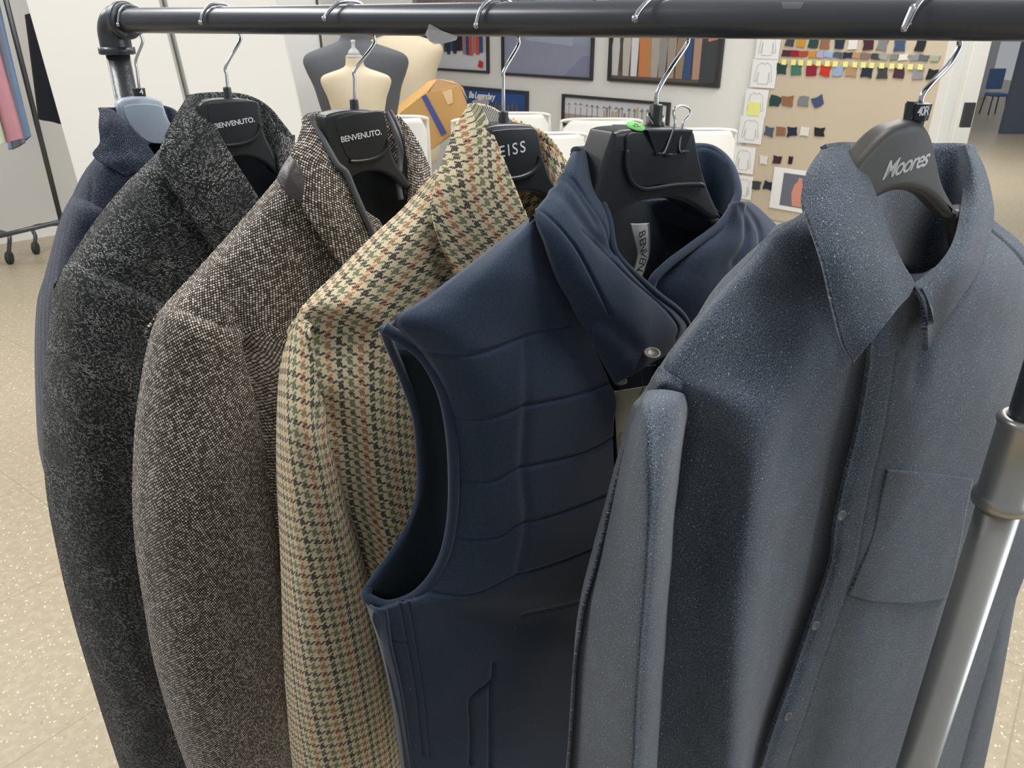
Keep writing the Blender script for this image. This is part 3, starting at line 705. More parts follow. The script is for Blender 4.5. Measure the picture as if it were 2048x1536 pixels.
sheet('front_panel', fr, body_rows(TB, [-.020, .010, .028, .030, .022, .012], BL, [None]*5+[.022, .030, .028, .008, -.004, -.004]), M['nail'], g3, 90, 140, seed=24, wr=.0015,
      grooves=[([(470, 560), (475, 640), (500, 740), (530, 850)], .006, .010, .03)])
sheet('collar', fr, [[(607, 240, -.012), (594, 282, .002), (580, 312, .014), (596, 385, .036), (622, 440, .042), (665, 505, .046), (720, 580, .048)],
                     [(618, 236, -.008), (625, 285, .014), (632, 330, .028), (648, 385, .040), (672, 430, .044), (705, 490, .046), (750, 560, .048)],
                     [(626, 238, -.002), (652, 290, .014), (678, 335, .024), (702, 380, .032), (725, 425, .036), (748, 468, .040), (790, 540, .042)]], M['nail'], g3, 60, 40, wr=.0006, uvrot=1.25, thick=.004)
# leather elbow-like tab on collar end
sheet('leather_patch', fr, [[(581, 307, .022), (564, 333, .026), (553, 356, .028)], [(594, 325, .035), (577, 352, .039), (567, 380, .040)], [(607, 350, .040), (594, 372, .043), (578, 394, .043)], [(609, 370, .043), (607, 385, .045), (601, 404, .045)]], M['leather'], g3, 20, 24, wr=.0004, thick=.0025)
strip('collar_piping', fr, [(625, 232, -.006), (628, 250, -.002), (645, 278, .010), (660, 305, .019), (675, 330, .026), (692, 345, .030), (705, 375, .034), (722, 415, .039), (738, 450, .042), (760, 500, .044)], .0034, M['greytrim'], g3)
strip('collar_piping', fr, [(774, 225, -.030), (783, 245, -.024), (795, 275, -.014), (802, 305, -.006), (800, 335, .0), (797, 365, .006), (802, 400, .01)], .0034, M['greytrim'], g3)
strip('leather_binding', fr, [(778, 222, -.030), (792, 246, -.024), (806, 280, -.014), (812, 318, -.006), (808, 350, .0), (812, 390, .006)], .0036, M['leather'], g3)
ring_collar(fr, [(607, 238, -.012), (622, 226, -.03), (660, 222, -.045), (720, 222, -.05), (765, 222, -.045), (800, 235, -.03), (835, 280, -.010), (858, 330, .004)],
            [(640, 330, .0), (650, 330, -.035), (680, 330, -.048), (730, 335, -.048), (780, 340, -.035), (805, 350, -.018), (830, 370, .0), (845, 390, .01)], M['nail'], g3)
sheet('lapel', fr, [[(862, 338, .004), (858, 380, .012), (850, 440, .02)], [(836, 282, .004), (836, 360, .014), (832, 440, .02)], [(800, 232, -.006), (814, 320, .006), (815, 410, .012)]], M['nail'], g3, 30, 30, wr=0)
sheet('lining', fr, [[(670, 310, -.03), (740, 310, -.04), (830, 310, -.03)], [(670, 500, -.03), (740, 500, -.04), (830, 500, -.03)]], M['black_lining'], g3, 10, 10, wr=0)
back_sheet(fr, [(585, 330)]+[a for a, b_ in SL], M['nail'], g3, .2)
right_half(fr, [(.0, .06, .08, -.255), (.01, .14, .16, -.275), (.01, .15, .215, -.31), (.01, .14, .235, -.40), (.01, .14, .235, -.60), (.02, .13, .22, -.80)], M['nail'], g3)

# ------------------------------------------------------------------ garment 4 houndstooth
g4 = thing('checked_jacket', FR[4].px(996, 400), 'cream houndstooth jacket with rust, green and black checks', 'jacket', GRP)
fr = FR[4]
SL = [((592, 634), (618, 668)), ((574, 680), (642, 735)), ((560, 740), (655, 810)), ((554, 830), (664, 890)), ((553, 920), (682, 960)), ((556, 1010), (702, 1040)), ((560, 1110), (728, 1120)), ((563, 1210), (752, 1210)), ((568, 1310), (778, 1310)), ((574, 1410), (800, 1410)), ((582, 1500), (818, 1510)), ((592, 1590), (835, 1610))]
sheet('sleeve', fr, sleeve_rows(SL, TS, [-.024, .002, .030, .044, .044, .034, .016], 3, [-.022, -.016, -.008, .0, .008, .012, .014]), M['hound'], g4, 90, 180, seed=32, wr=.002, uvrot=.06,
      grooves=[([(640, 830), (652, 900), (668, 960), (690, 1030)], .004, .004, .045), ([(598, 800), (590, 900), (600, 1000), (596, 1100)], .002, .006, .045)])
BL = [((872, 338), (1050, 420)), ((812, 410), (1060, 470)), ((742, 475), (1030, 560)), ((672, 545), (1000, 640)), ((617, 598), (970, 700)), ((596, 636), (950, 760)), ((608, 740), (930, 840)), ((628, 850), (920, 930)), ((665, 1010), (910, 1050)), ((710, 1180), (900, 1200)), ((765, 1400), (920, 1400)), ((800, 1600), (940, 1600))]
dz = [0, 0, 0, 0, 0, 0, 0, -.006, -.012, -.012, -.01, 0]
sheet('front_panel', fr, body_rows(TB, [-.016, .012, .034, .036, .026, .014], BL, [None]*5+[-.004, .022, .020, .004, -.004, -.004, -.004]), M['hound'], g4, 100, 160, seed=34, wr=.0015,
      grooves=[([(870, 500), (880, 540), (900, 580)], .003, .006, .03), ([(660, 820), (700, 880), (740, 960), (760, 1040)], .006, .012, .03)])
sheet('collar', fr, [[(936, 210, -.012), (908, 258, .002), (885, 318, .016), (868, 372, .030), (866, 425, .040), (880, 480, .044), (910, 550, .046)],
                     [(950, 206, -.008), (945, 262, .016), (940, 318, .030), (940, 370, .040), (950, 420, .044), (970, 470, .046), (1000, 540, .046)],
                     [(964, 213, -.002), (985, 262, .012), (1004, 308, .022), (1022, 352, .030), (1038, 392, .036), (1053, 432, .040), (1080, 500, .042)]], M['hound'], g4, 70, 50, wr=.0006, uvrot=1.15, thick=.004)
ring_collar(fr, [(938, 207, -.014), (955, 206, -.025), (985, 214, -.04), (1012, 230, -.05), (1050, 245, -.05), (1085, 262, -.04), (1115, 295, -.015), (1138, 332, .004)],
            [(965, 330, .0), (975, 330, -.03), (1000, 335, -.045), (1030, 345, -.05), (1060, 360, -.048), (1090, 375, -.035), (1115, 395, -.01), (1130, 410, .008)], M['hound'], g4, thick=.002)
mw, tt, bb = newmat('striped_undercollar', .9); uvn, uu, vv = uvs(tt); setc(tt, bb, mix(tt, ((uu/.0042).fract()).lt(.28), (.05, .05, .055), (.5, .5, .46)))
sheet('undercollar', fr, [[(944, 212, -.016), (975, 212, -.028), (1005, 228, -.04), (1028, 244, -.045)], [(960, 232, -.010), (985, 235, -.026), (1008, 246, -.038), (1028, 260, -.043)], [(975, 262, -.006), (992, 262, -.024), (1010, 270, -.036), (1030, 280, -.043)]], mw, g4, 30, 16, wr=0, thick=.001)
sheet('lapel', fr, [[(1136, 330, .006), (1132, 380, .014), (1120, 450, .02)], [(1110, 300, .002), (1116, 370, .012), (1106, 450, .02)], [(1088, 285, -.006), (1098, 350, .004), (1096, 420, .01)]], M['hound'], g4, 30, 30, wr=0)
sheet('lining', fr, [[(970, 340, -.03), (1050, 340, -.04), (1130, 340, -.03)], [(970, 520, -.03), (1050, 520, -.04), (1130, 520, -.03)]], M['black_lining'], g4, 10, 10, wr=0)
back_sheet(fr, [(872, 345), (742, 480)]+[a for a, b_ in SL], M['hound'], g4, .2)
right_half(fr, [(.0, .06, .08, -.265), (.01, .14, .16, -.285), (.01, .15, .215, -.315), (.01, .14, .235, -.40), (.01, .14, .235, -.60), (.02, .13, .22, -.80)], M['hound'], g4)

# ------------------------------------------------------------------ garment 5 navy vest
g5 = thing('quilted_vest', FR[5].px(1325, 430), 'navy blue quilted sleeveless vest with stand collar', 'vest', GRP)
fr = FR[5]
FL = [((1067, 429), (1078, 446)), ((1000, 480), (1092, 500)), ((925, 538), (1112, 560)), ((852, 594), (1142, 612)), ((790, 642), (1178, 675)), ((842, 704), (1206, 735)), ((880, 770), (1232, 800)), ((898, 850), (1228, 850)), ((906, 940), (1229, 925)), ((903, 1040), (1240, 1020)), ((885, 1120), (1330, 1100)), ((838, 1188), (1330, 1180)), ((748, 1222), (1330, 1250)), ((764, 1290), (1330, 1330)), ((785, 1385), (1330, 1420)), ((800, 1465), (1330, 1500)), ((812, 1570), (1330, 1590))]
def vg(p, d=.0018, w=.0020, o=.035): return (p, d, w, o)
GV = [vg([(855, 724), (942, 707), (1049, 672), (1140, 654)]), vg([(901, 858), (968, 834), (1038, 801), (1130, 785), (1215, 765)]),
      vg([(909, 981), (982, 957), (1033, 925), (1156, 898), (1226, 871)]), vg([(912, 1100), (999, 1066), (1041, 1035), (1215, 986)]),
      vg([(850, 1218), (954, 1195), (1030, 1147), (1131, 1108), (1210, 1080)]), vg([(1060, 1240), (1120, 1222), (1200, 1190)], .0012, .003),
      vg([(1046, 690), (1036, 800), (1032, 930), (1041, 1035), (1032, 1140)], .0018, .005),
      vg([(828, 1212), (842, 1300), (858, 1400), (872, 1545)], .0026, .0016), vg([(843, 1214), (856, 1300), (870, 1400), (884, 1545)], .0018, .0012),
      vg([(785, 1320), (815, 1325), (845, 1322)], .0012, .002),
      vg([(1062, 440), (985, 500), (900, 566), (800, 645)], .0014, .0014, .02),
      vg([(954, 1545), (955, 1470), (953, 1420), (968, 1398), (994, 1375), (1000, 1340)], .0040, .0022), vg([(992, 1378), (990, 1450), (990, 1545)], .0040, .0022)]
def puff(G):
    return G
sheet('front_panel', fr, lerp_rows(FL, [0, .06, .25, .5, .8, 1], [.006, .016, .032, .038, .036, .032], [-.012, -.006, 0, 0, 0, .004, .008, .008, .008, .008, .006, .0, -.012, -.010, -.008, -.008, -.008]), M['navy'], g5, 300, 520, seed=42, wr=.0012, grooves=GV, thick=.005)
# armhole band: front and back
strip('armhole_band', fr, [(768, 655, -.008), (800, 676, -.002), (845, 712, .006), (882, 775, .014), (900, 850, .018), (907, 940, .020), (904, 1040, .018), (884, 1122, .014), (838, 1186, .004), (780, 1210, -.012), (736, 1196, -.026), (734, 1178, -.032)], .0047, M['navy'], g5, 120)
strip('armhole_band', fr, [(768, 657, -.010), (782, 695, -.022), (805, 750, -.028), (832, 830, -.032), (840, 900, -.034), (842, 970, -.034), (830, 1030, -.034), (795, 1095, -.034), (755, 1150, -.034), (735, 1180, -.034)], .0040, M['navy'], g5, 100)
BK = [(1067, 432), (925, 542), (770, 660), (785, 700), (806, 752), (834, 832), (843, 900), (845, 970), (834, 1030), (798, 1097), (738, 1186), (742, 1210), (764, 1292), (785, 1388), (800, 1468), (812, 1570)]
back_sheet(fr, BK, M['navy'], g5, .2, offs=(-.034, -.040, -.046, -.050, -.046, -.012))
sheet('armhole_lining', fr, [[(790, 700, -.030), (850, 700, -.020), (900, 700, -.012)], [(838, 850, -.030), (870, 850, -.026), (915, 850, -.01)], [(846, 970, -.030), (880, 970, -.026), (915, 970, -.01)], [(800, 1100, -.030), (850, 1110, -.026), (905, 1110, -.01)], [(742, 1186, -.030), (800, 1200, -.024), (880, 1200, -.01)]], M['navy_lining'], g5, 20, 40, wr=.0006, seed=3)
# side strip closing body between front and back under the armhole
sheet('side_panel', fr, [[(735, 1200, -.036), (740, 1206, -.024), (752, 1214, -.006), (775, 1216, .004)], [(764, 1292, -.036), (765, 1292, -.020), (768, 1292, -.006), (785, 1292, .006)], [(785, 1388, -.036), (786, 1388, -.02), (790, 1388, -.006), (806, 1388, .006)], [(812, 1570, -.036), (813, 1570, -.02), (817, 1570, -.006), (833, 1570, .006)]], M['navy'], g5, 16, 60, wr=0)
CLR = [((1145, 303), (1172, 301)), ((1130, 332), (1186, 358)), ((1112, 372), (1202, 400)), ((1071, 427), (1217, 440)), ((1088, 487), (1224, 490)), ((1113, 557), (1262, 543)), ((1148, 618), (1315, 590)), ((1182, 682), (1360, 626)), ((1208, 733), (1376, 655)), ((1228, 768), (1352, 700))]
rows = []
for k, (a, b_) in enumerate(CLR):
    o = [-.012, .002, .014, .030, .042, .048, .050, .052, .052, .050][k]
    rows.append(row(a, b_, [0, .08, .35, .65, .92, 1], [o-.004, o+.002, o+.010, o+.009, o+.003, o-.004]))
sheet('collar', fr, rows, M['navy'], g5, 150, 220, seed=45, wr=.0010, thick=.005, fu=30, fv=20,
      grooves=[vg([(1100, 392), (1120, 440), (1150, 500), (1175, 560), (1205, 622)], .0022, .0014, .05),
               vg([(1150, 330), (1170, 370), (1190, 420), (1202, 470), (1205, 500)], .0016, .002, .03), vg([(1150, 395), (1160, 430), (1185, 480), (1210, 500)], .004, .006, .04), vg([(1140, 325), (1150, 350), (1168, 395), (1180, 440)], .003, .004, .03),
               vg([(1190, 470), (1225, 505), (1270, 560), (1330, 612), (1364, 655), (1360, 680)], .0016, .0014, .06), vg([(1160, 630), (1200, 640), (1250, 690)], .003, .008, .05)])
strip('collar_edge', fr, [(1172, 302, -.012), (1186, 352, .0), (1203, 402, .012), (1217, 440, .026), (1223, 480, .036), (1232, 510, .042), (1262, 543, .046), (1315, 590, .048), (1358, 624, .048), (1376, 655, .046), (1368, 680, .045), (1350, 700, .044)], .0034, M['navy'], g5, 100)
ring_collar(fr, [(1150, 303, -.018), (1175, 300, -.035), (1215, 303, -.048), (1300, 300, -.055), (1385, 295, -.055), (1425, 300, -.045), (1458, 330, -.022), (1474, 380, .002), (1478, 410, .012)],
            [(1200, 430, .0), (1215, 430, -.03), (1245, 430, -.045), (1310, 430, -.052), (1375, 430, -.052), (1410, 435, -.042), (1435, 440, -.022), (1450, 448, .0), (1458, 455, .01)], M['navy'], g5, thick=.005)
strip('collar_edge', fr, [(1150, 303, -.020), (1190, 300, -.045), (1240, 303, -.055), (1320, 299, -.058), (1388, 294, -.058), (1428, 300, -.048), (1460, 330, -.024), (1475, 378, .001), (1468, 410, .010), (1440, 450, .016), (1385, 492, .022), (1335, 530, .028), (1303, 568, .032), (1310, 620, .034)], .0040, M['navy'], g5, 120)
RP = [((1474, 404), (1502, 404)), ((1466, 408), (1520, 418)), ((1432, 452), (1562, 458)), ((1375, 497), (1610, 500)), ((1328, 537), (1640, 560)), ((1302, 575), (1660, 640)), ((1312, 640), (1670, 740)), ((1320, 760), (1660, 850)), ((1330, 950), (1650, 1000)), ((1340, 1570), (1640, 1500))]
sheet('front_panel', fr, lerp_rows(RP, [0, .1, .3, .6, 1], [.010, .018, .024, .022, .0], [-.004, -.002, .0, .006, .008, .010, .010, .01, .01, .01]), M['navy'], g5, 120, 160, seed=47, wr=.0012, thick=.004,
      grooves=[vg([(1455, 440), (1400, 486), (1350, 530), (1322, 570)], .0018, .0014, .03), vg([(1478, 400), (1490, 440), (1480, 480), (1450, 520)], .003, .006, .02), vg([(1500, 420), (1522, 455), (1515, 490)], .003, .005, .02)])
sheet('lining', fr, [[(1185, 400, -.025), (1300, 400, -.045), (1460, 400, -.03)], [(1190, 480, -.02), (1300, 480, -.040), (1440, 480, -.025)], [(1240, 700, -.01), (1320, 700, -.03), (1430, 700, -.01)]], M['navy_lining'], g5, 40, 40, wr=.001, thick=.001)
# woven label
lb = sheet('woven_label', fr, [[(1260, 447, -.022), (1279, 447, -.020), (1298, 446, -.022)], [(1267, 475, -.016), (1284, 475, -.014), (1300, 474, -.016)], [(1274, 505, -.011), (1287, 505, -.009), (1299, 506, -.011)], [(1270, 530, -.008), (1281, 532, -.006), (1291, 534, -.008)], [(1262, 552, -.006), (1272, 556, -.004), (1282, 560, -.006)]], M['label'], g5, 16, 40, wr=0, thick=.0006)
for e in (0, 1):
    strip('label_edge', fr, [((1261, 447, -.0215), (1268, 475, -.0155), (1275, 505, -.0105), (1271, 530, -.0075), (1263, 552, -.0055)), ((1297, 446, -.0215), (1299, 474, -.0155), (1298, 506, -.0105), (1290, 534, -.0075), (1281, 560, -.0055))][e], .0007, M['labeledge'], lb, 30)
lx = [(1284, 468), (1285, 482), (1286, 495), (1287, 508), (1285, 521), (1281, 534), (1277, 546)]
for ch, (x, y), x2 in zip('BENVENU', lx, lx[1:]+[(1272, 558)]):
    d = fr.px(*x2, -.012)-fr.px(x, y, -.012); d /= np.linalg.norm(d); nrm = np.cross(fr.N, d)
    o_ = -.0155+.0105*min(1, (y-468)/60)
    place_text('lettering', ch, .0115, fr.px(x, y, o_+.0025), d, nrm, M['ink'], lb, bold=-.00005)
# buttons and hang tag
for (x, y, dx, tl_) in ((1304, 708, .0072, .55), (1241, 765, .0060, .25)):
    c = fr.px(x, y, .0680 if x > 1290 else .026); ax = fr.N*.45*tl_+np.array([0, 0, 1.])*.85-fr.U*.15; ax /= np.linalg.norm(ax)
    b_ = bmobj('button', lathe(c, ax, [(0, dx*.9), (.0008, dx), (.0016, dx), (.0020, dx*.9), (.0019, dx*.74), (.0012, dx*.66), (.0011, .001)], 36), M['btn'], g5, True)
sheet('placket', fr, [[(1228, 740, .012), (1300, 728, .016), (1390, 700, .018)], [(1232, 800, .012), (1300, 780, .016), (1390, 760, .018)], [(1236, 960, .012), (1300, 960, .014), (1390, 960, .016)]], M['navy_lining'], g5, 20, 30, wr=.0005)
tg = thing('hang_tag', fr.px(1260, 780, .03), 'beige card hang tag on a thin black thread, hanging from the navy vest', 'tag')
bm = bmesh.new(); A = np.array([fr.loc(1229, 783, .030), fr.loc(1310, 770, .038), fr.loc(1322, 900, .040), fr.loc(1236, 925, .030)]); add_prism(bm, fr.w(A), fr.w(A-np.array([0, 0, .0006])))
tc = bmobj('tag_card', bm, M['kraft'], tg)
strip('tag_thread', fr, [(1281, 732, .036), (1282, 745, .037), (1284, 760, .038), (1285, 778, .038), (1279, 790, .036)], .0004, M['ink'], tg, 30)
strip('tag_thread', fr, [(1281, 734, .036), (1296, 732, .038), (1312, 730, .040)], .0004, M['greytrim'], tg, 20)
strip('printed_outline', fr, [(1246, 866, .0315), (1240, 866, .0312), (1241, 900, .0312)], .0003, M['labeledge'], tc, 12)

# ------------------------------------------------------------------ garment 6 slate shirt
g6 = thing('overshirt', FR[6].px(1868, 450), 'slate blue flecked flannel overshirt with pointed collar, nearest garment', 'shirt', GRP)
fr = FR[6]
LP = [((1612, 418), (1625, 416), (1640, 418), (1655, 422), (1670, 424)),
      ((1606, 424), (1616, 430), (1630, 440), (1650, 455), (1665, 465)),
      ((1545, 468), (1562, 480), (1610, 510), (1660, 530), (1700, 545)),
      ((1480, 536), (1500, 548), (1560, 590), (1660, 620), (1765, 625)),
      ((1406, 626), (1428, 640), (1550, 670), (1650, 680), (1745, 680)),
      ((1332, 727), (1362, 740), (1545, 760), (1640, 755), (1728, 750)),
      ((1338, 792), (1400, 800), (1535, 830), (1620, 835), (1712, 830)),
      ((1350, 860), (1420, 880), (1522, 910), (1600, 910), (1697, 898)),
      ((1330, 975), (1430, 980), (1512, 990), (1590, 990), (1676, 988)),
      ((1310, 1070), (1415, 1080), (1502, 1090), (1575, 1090), (1655, 1100)),
      ((1290, 1180), (1395, 1190), (1490, 1195), (1560, 1200), (1628, 1205)),
      ((1270, 1300), (1385, 1300), (1480, 1305), (1540, 1310), (1587, 1315)),
      ((1260, 1420), (1380, 1420), (1470, 1425), (1515, 1428), (1543, 1430)),
      ((1250, 1570), (1370, 1570), (1460, 1570), (1490, 1570), (1503, 1570))]
OL = [(-.050, -.050, -.050, -.050, -.050), (-.024, -.016, -.006, .0, .004), (-.018, -.010, .0, .004, .006), (-.016, -.002, .010, .020, .024), (-.014, .004, .024, .030, .030), (-.014, .006, .034, .032, .028),
      (-.004, .018, .044, .030, .026), (.002, .020, .046, .030, .025), (.0, .022, .048, .030, .024), (.0, .022, .050, .030, .022), (.0, .024, .052, .030, .022), (.0, .024, .054, .030, .022), (.0, .024, .054, .032, .024), (.0, .024, .054, .034, .026)]
rows = [[(x+(24 if (i_ == 4 and k > 4) else 0), y, o-(.012 if (i_ == 4 and k > 4) else 0)) for i_, ((x, y), o) in enumerate(zip(r, oo))] for k, (r, oo) in enumerate(zip(LP, OL))]
sheet('front_panel', fr, rows, M['shirt'], g6, 170, 260, seed=52, wr=.0014, thick=.003,
      grooves=[vg([(1600, 440), (1560, 470), (1500, 520), (1440, 580)], .0012, .0015, .01), vg([(1375, 790), (1395, 840), (1398, 900), (1388, 980), (1375, 1040)], .005, .003, .02), vg([(1640, 440), (1650, 540), (1670, 640), (1680, 700)], .003, .012, .03)])
SLV = [((1292, 786), (1300, 782), (1330, 780), (1365, 786), (1378, 798)),
       ((1276, 815), (1286, 812), (1325, 812), (1362, 815), (1377, 822)),
       ((1260, 860), (1282, 860), (1322, 862), (1358, 864), (1368, 868)),
       ((1236, 940), (1278, 942), (1318, 944), (1350, 944), (1358, 946)),
       ((1212, 1030), (1276, 1030), (1312, 1030), (1342, 1030), (1349, 1030)),
       ((1186, 1120), (1270, 1120), (1306, 1120), (1336, 1120), (1344, 1120)),
       ((1160, 1210), (1262, 1210), (1298, 1210), (1328, 1210), (1336, 1210)),
       ((1147, 1310), (1254, 1310), (1290, 1310), (1322, 1310), (1330, 1310)),
       ((1140, 1420), (1246, 1420), (1282, 1420), (1314, 1420), (1322, 1420)),
       ((1132, 1570), (1240, 1570), (1274, 1570), (1306, 1570), (1314, 1570))]
OSV = [(-.014, .004, .012, .010, -.002), (-.016, .024, .032, .028, .006), (-.020, .036, .044, .038, .012), (-.026, .044, .054, .044, .014), (-.030, .046, .058, .046, .014)]+[(-.034, .048, .060, .046, .014)]*5
rows = [[(x, y, o) for (x, y), o in zip(r, oo)] for r, oo in zip(SLV, OSV)]
sheet('sleeve', fr, rows, M['shirt'], g6, 110, 220, seed=55, wr=.0008, thick=.003, uvrot=.1)
sheet('shoulder_seam', fr, [[(1318, 732, -.012), (1332, 742, .0), (1354, 756, .008), (1376, 775, .010)], [(1300, 762, -.016), (1318, 768, .002), (1348, 776, .008), (1380, 792, .006)], [(1290, 792, -.02), (1312, 788, -.004), (1345, 790, .0), (1376, 800, -.004)]], M['shirt'], g6, 30, 30, wr=0, seed=3)
RPx = [((1800, 580), (1830, 575), (1900, 540), (1960, 480), (1990, 440)),
       ((1745, 660), (1790, 650), (1890, 620), (1990, 560), (2060, 505)),
       ((1736, 740), (1780, 738), (1880, 720), (2000, 680), (2110, 620)),
       ((1718, 850), (1765, 850), (1870, 840), (2000, 800), (2110, 760)),
       ((1694, 950), (1740, 950), (1850, 950), (1980, 930), (2100, 900)),
       ((1672, 1050), (1715, 1052), (1830, 1050), (1960, 1040), (2080, 1020)),
       ((1662, 1130), (1698, 1135), (1810, 1140), (1930, 1130), (2060, 1120)),
       ((1626, 1240), (1668, 1245), (1790, 1250), (1910, 1240), (2020, 1230)),
       ((1586, 1350), (1632, 1355), (1760, 1360), (1880, 1350), (1990, 1340)),
       ((1546, 1450), (1594, 1455), (1720, 1460), (1850, 1450), (1960, 1440)),
       ((1512, 1570), (1560, 1570), (1690, 1570), (1820, 1570), (1930, 1570))]
OR = [(.038, .036, .030, .014, -.004)]+[(.036, .040, .038, .030, .0)]*2+[(.034, .040, .040, .036, .006)]*8
rows = [[(x, y, o) for (x, y), o in zip(r, oo)] for r, oo in zip(RPx, OR)]
sheet('front_panel', fr, rows, M['shirt'], g6, 170, 260, seed=57, wr=.0020, thick=.004, fu=10, fv=5,
      grooves=[vg([(1790, 700), (1768, 850), (1742, 960), (1722, 1060), (1708, 1140), (1670, 1260), (1630, 1370), (1570, 1545)], .0008, .0014, .04), vg([(1985, 450), (2040, 510), (2090, 570)], .002, .002, .01),
               vg([(1830, 640), (1842, 700), (1835, 760)], .004, .012, .04), vg([(1960, 1060), (1900, 1280), (1860, 1440)], .004, .02, .04)])
sheet('sleeve', fr, [[('L', *(fr.loc(x1, y, .0)[:2]), -.002), ('L', *(fr.loc(x1+(x2-x1)*.3, y, .0)[:2]), .012), ('L', *(fr.loc(x1+(x2-x1)*.8, y, .0)[:2]), .0), ('L', *(fr.loc(x2, y, .0)[:2]), -.03)] for x1, x2, y in ((2060, 2110, 560), (2050, 2130, 700), (2040, 2120, 850), (2010, 2090, 1000), (1980, 2068, 1120), (1950, 2047, 1220), (1920, 2022, 1370), (1880, 1985, 1560))], M['shirt'], g6, 40, 80, seed=58, thick=.003)
back_sheet(fr, [(1606, 432), (1482, 542), (1336, 732), (1296, 792)]+[r[0] for r in SLV[1:]], M['shirt'], g6, .20, offs=(-.020, -.048, -.058, -.062, -.062, -.060))
# collar
out = [(1641, 300, -.010), (1613, 345, .004), (1604, 400, .016), (1621, 450, .030), (1644, 520, .044), (1664, 610, .052), (1688, 690, .056), (1708, 726, .058)]
inn = [(1700, 288, -.018), (1722, 325, .0), (1745, 370, .014), (1765, 425, .026), (1785, 480, .036), (1808, 530, .044), (1827, 565, .048), (1818, 592, .052)]
midr = [((a[0]+b_[0])/2, (a[1]+b_[1])/2, (a[2]+b_[2])/2+.009) for a, b_ in zip(out, inn)]
q1_ = [((a[0]*3+b_[0])/4, (a[1]*3+b_[1])/4, (a[2]*3+b_[2])/4+.006) for a, b_ in zip(out, inn)]
q3_ = [((a[0]+b_[0]*3)/4, (a[1]+b_[1]*3)/4, (a[2]+b_[2]*3)/4+.008) for a, b_ in zip(out, inn)]
sheet('collar', fr, [out, q1_, midr, q3_, inn], M['shirt'], g6, 130, 60, wr=.0008, seed=61, thick=.004, uvrot=1.0)
out = [(1944, 290, -.022), (1968, 335, -.010), (1984, 395, .002), (1986, 445, .014), (1962, 535, .034), (1920, 605, .046), (1886, 655, .052), (1858, 704, .055)]
inn = [(1912, 291, -.036), (1926, 360, -.012), (1920, 430, .008), (1905, 485, .024), (1880, 525, .034), (1848, 555, .042), (1832, 574, .048), (1856, 610, .052)]
midr = [((a[0]+b_[0])/2, (a[1]+b_[1])/2, (a[2]+b_[2])/2+.008) for a, b_ in zip(out, inn)]
sheet('collar', fr, [inn, midr, out], M['shirt'], g6, 110, 44, wr=.0008, seed=62, thick=.004, uvrot=-1.0)
ring_collar(fr, [(1650, 288, -.016), (1690, 284, -.035), (1740, 285, -.05), (1810, 285, -.055), (1870, 286, -.055), (1915, 286, -.045), (1940, 290, -.028), (1948, 310, -.018)],
            [(1752, 470, .010), (1765, 490, -.015), (1785, 515, -.030), (1815, 545, -.036), (1850, 545, -.036), (1878, 525, -.026), (1896, 505, -.010), (1912, 475, .0)], M['shirt'], g6, thick=.004)
sheet('yoke_lining', fr, [[(1740, 470, -.046), (1820, 470, -.052), (1920, 470, -.046)], [(1740, 540, -.042), (1820, 540, -.048), (1920, 540, -.042)], [(1760, 640, -.02), (1830, 640, -.03), (1900, 640, -.02)]], M['shirt'], g6, 40, 40, wr=.0006)
# pocket
PKOFF = .0055
PK = [[(1776, 941, .050), (1830, 944, .050), (1890, 950, .048), (1946, 958, .046)], [(1762, 1000, .049), (1820, 1003, .0495), (1885, 1008, .048), (1935, 1010, .046)], [(1745, 1075, .048), (1805, 1080, .049), (1870, 1085, .048), (1922, 1085, .046)], [(1718, 1145, .048), (1780, 1155, .049), (1850, 1158, .048), (1908, 1155, .046)], [(1698, 1190, .047), (1750, 1204, .048), (1830, 1206, .048), (1893, 1198, .046)]]
PK = [[(x, y, o-PKOFF) for x, y, o in r] for r in PK]
sheet('chest_pocket', fr, PK, M['shirt'], g6, 60, 70, wr=.0003, seed=66, thick=.003)
for x, y in ((1681, 1030), (1629, 1250), (1574, 1432)):
    c = fr.px(x, y, .0420)
    bmobj('button', lathe(c, fr.N+np.array([-.15, 0, .05]), [(0, .0042), (.0008, .0048), (.0014, .0044), (.0015, .0032), (.0010, .0028), (.0009, .0005)], 28), M['btng'], g6, True)

# ------------------------------------------------------------------ background room
# right gallery wall, running obliquely
r = ray(-600, 47); WD = np.array([r[0], r[1], 0]); WD /= np.linalg.norm(WD); WD = -WD        # towards right/near
WN = np.array([WD[1], -WD[0], 0])                                                            # faces the camera
if WN[1] > 0: WN = -WN
WP = at(1330, 150, 6.2)
def onwall(px, py, off=0.0):
    p0 = WP+WN*off; q = ray(px, py); return CAM+q*(((p0-CAM)@WN)/(q@WN))
a0 = onwall(560, 100); a1 = onwall(1905, 200)
Rw = np.stack([WD, WN, [0, 0, 1.]], 1)
def wallbox(name, p, q, z0, z1, th, mat, off=0):
    c = (np.array(p)+np.array(q))/2; c[2] = (z0+z1)/2; c = c-WN*(th/2)+WN*off
    bm = bmesh.new(); add_box(bm, c, (np.linalg.norm((np.array(q)-np.array(p))[:2]), th, z1-z0), Rw); return bmobj(name, bm, mat)
tag(wallbox('wall_back', a0, a1, 0, 3.0, .12, M['wallw']), kind='structure')
print('wall pts', a0, a1)
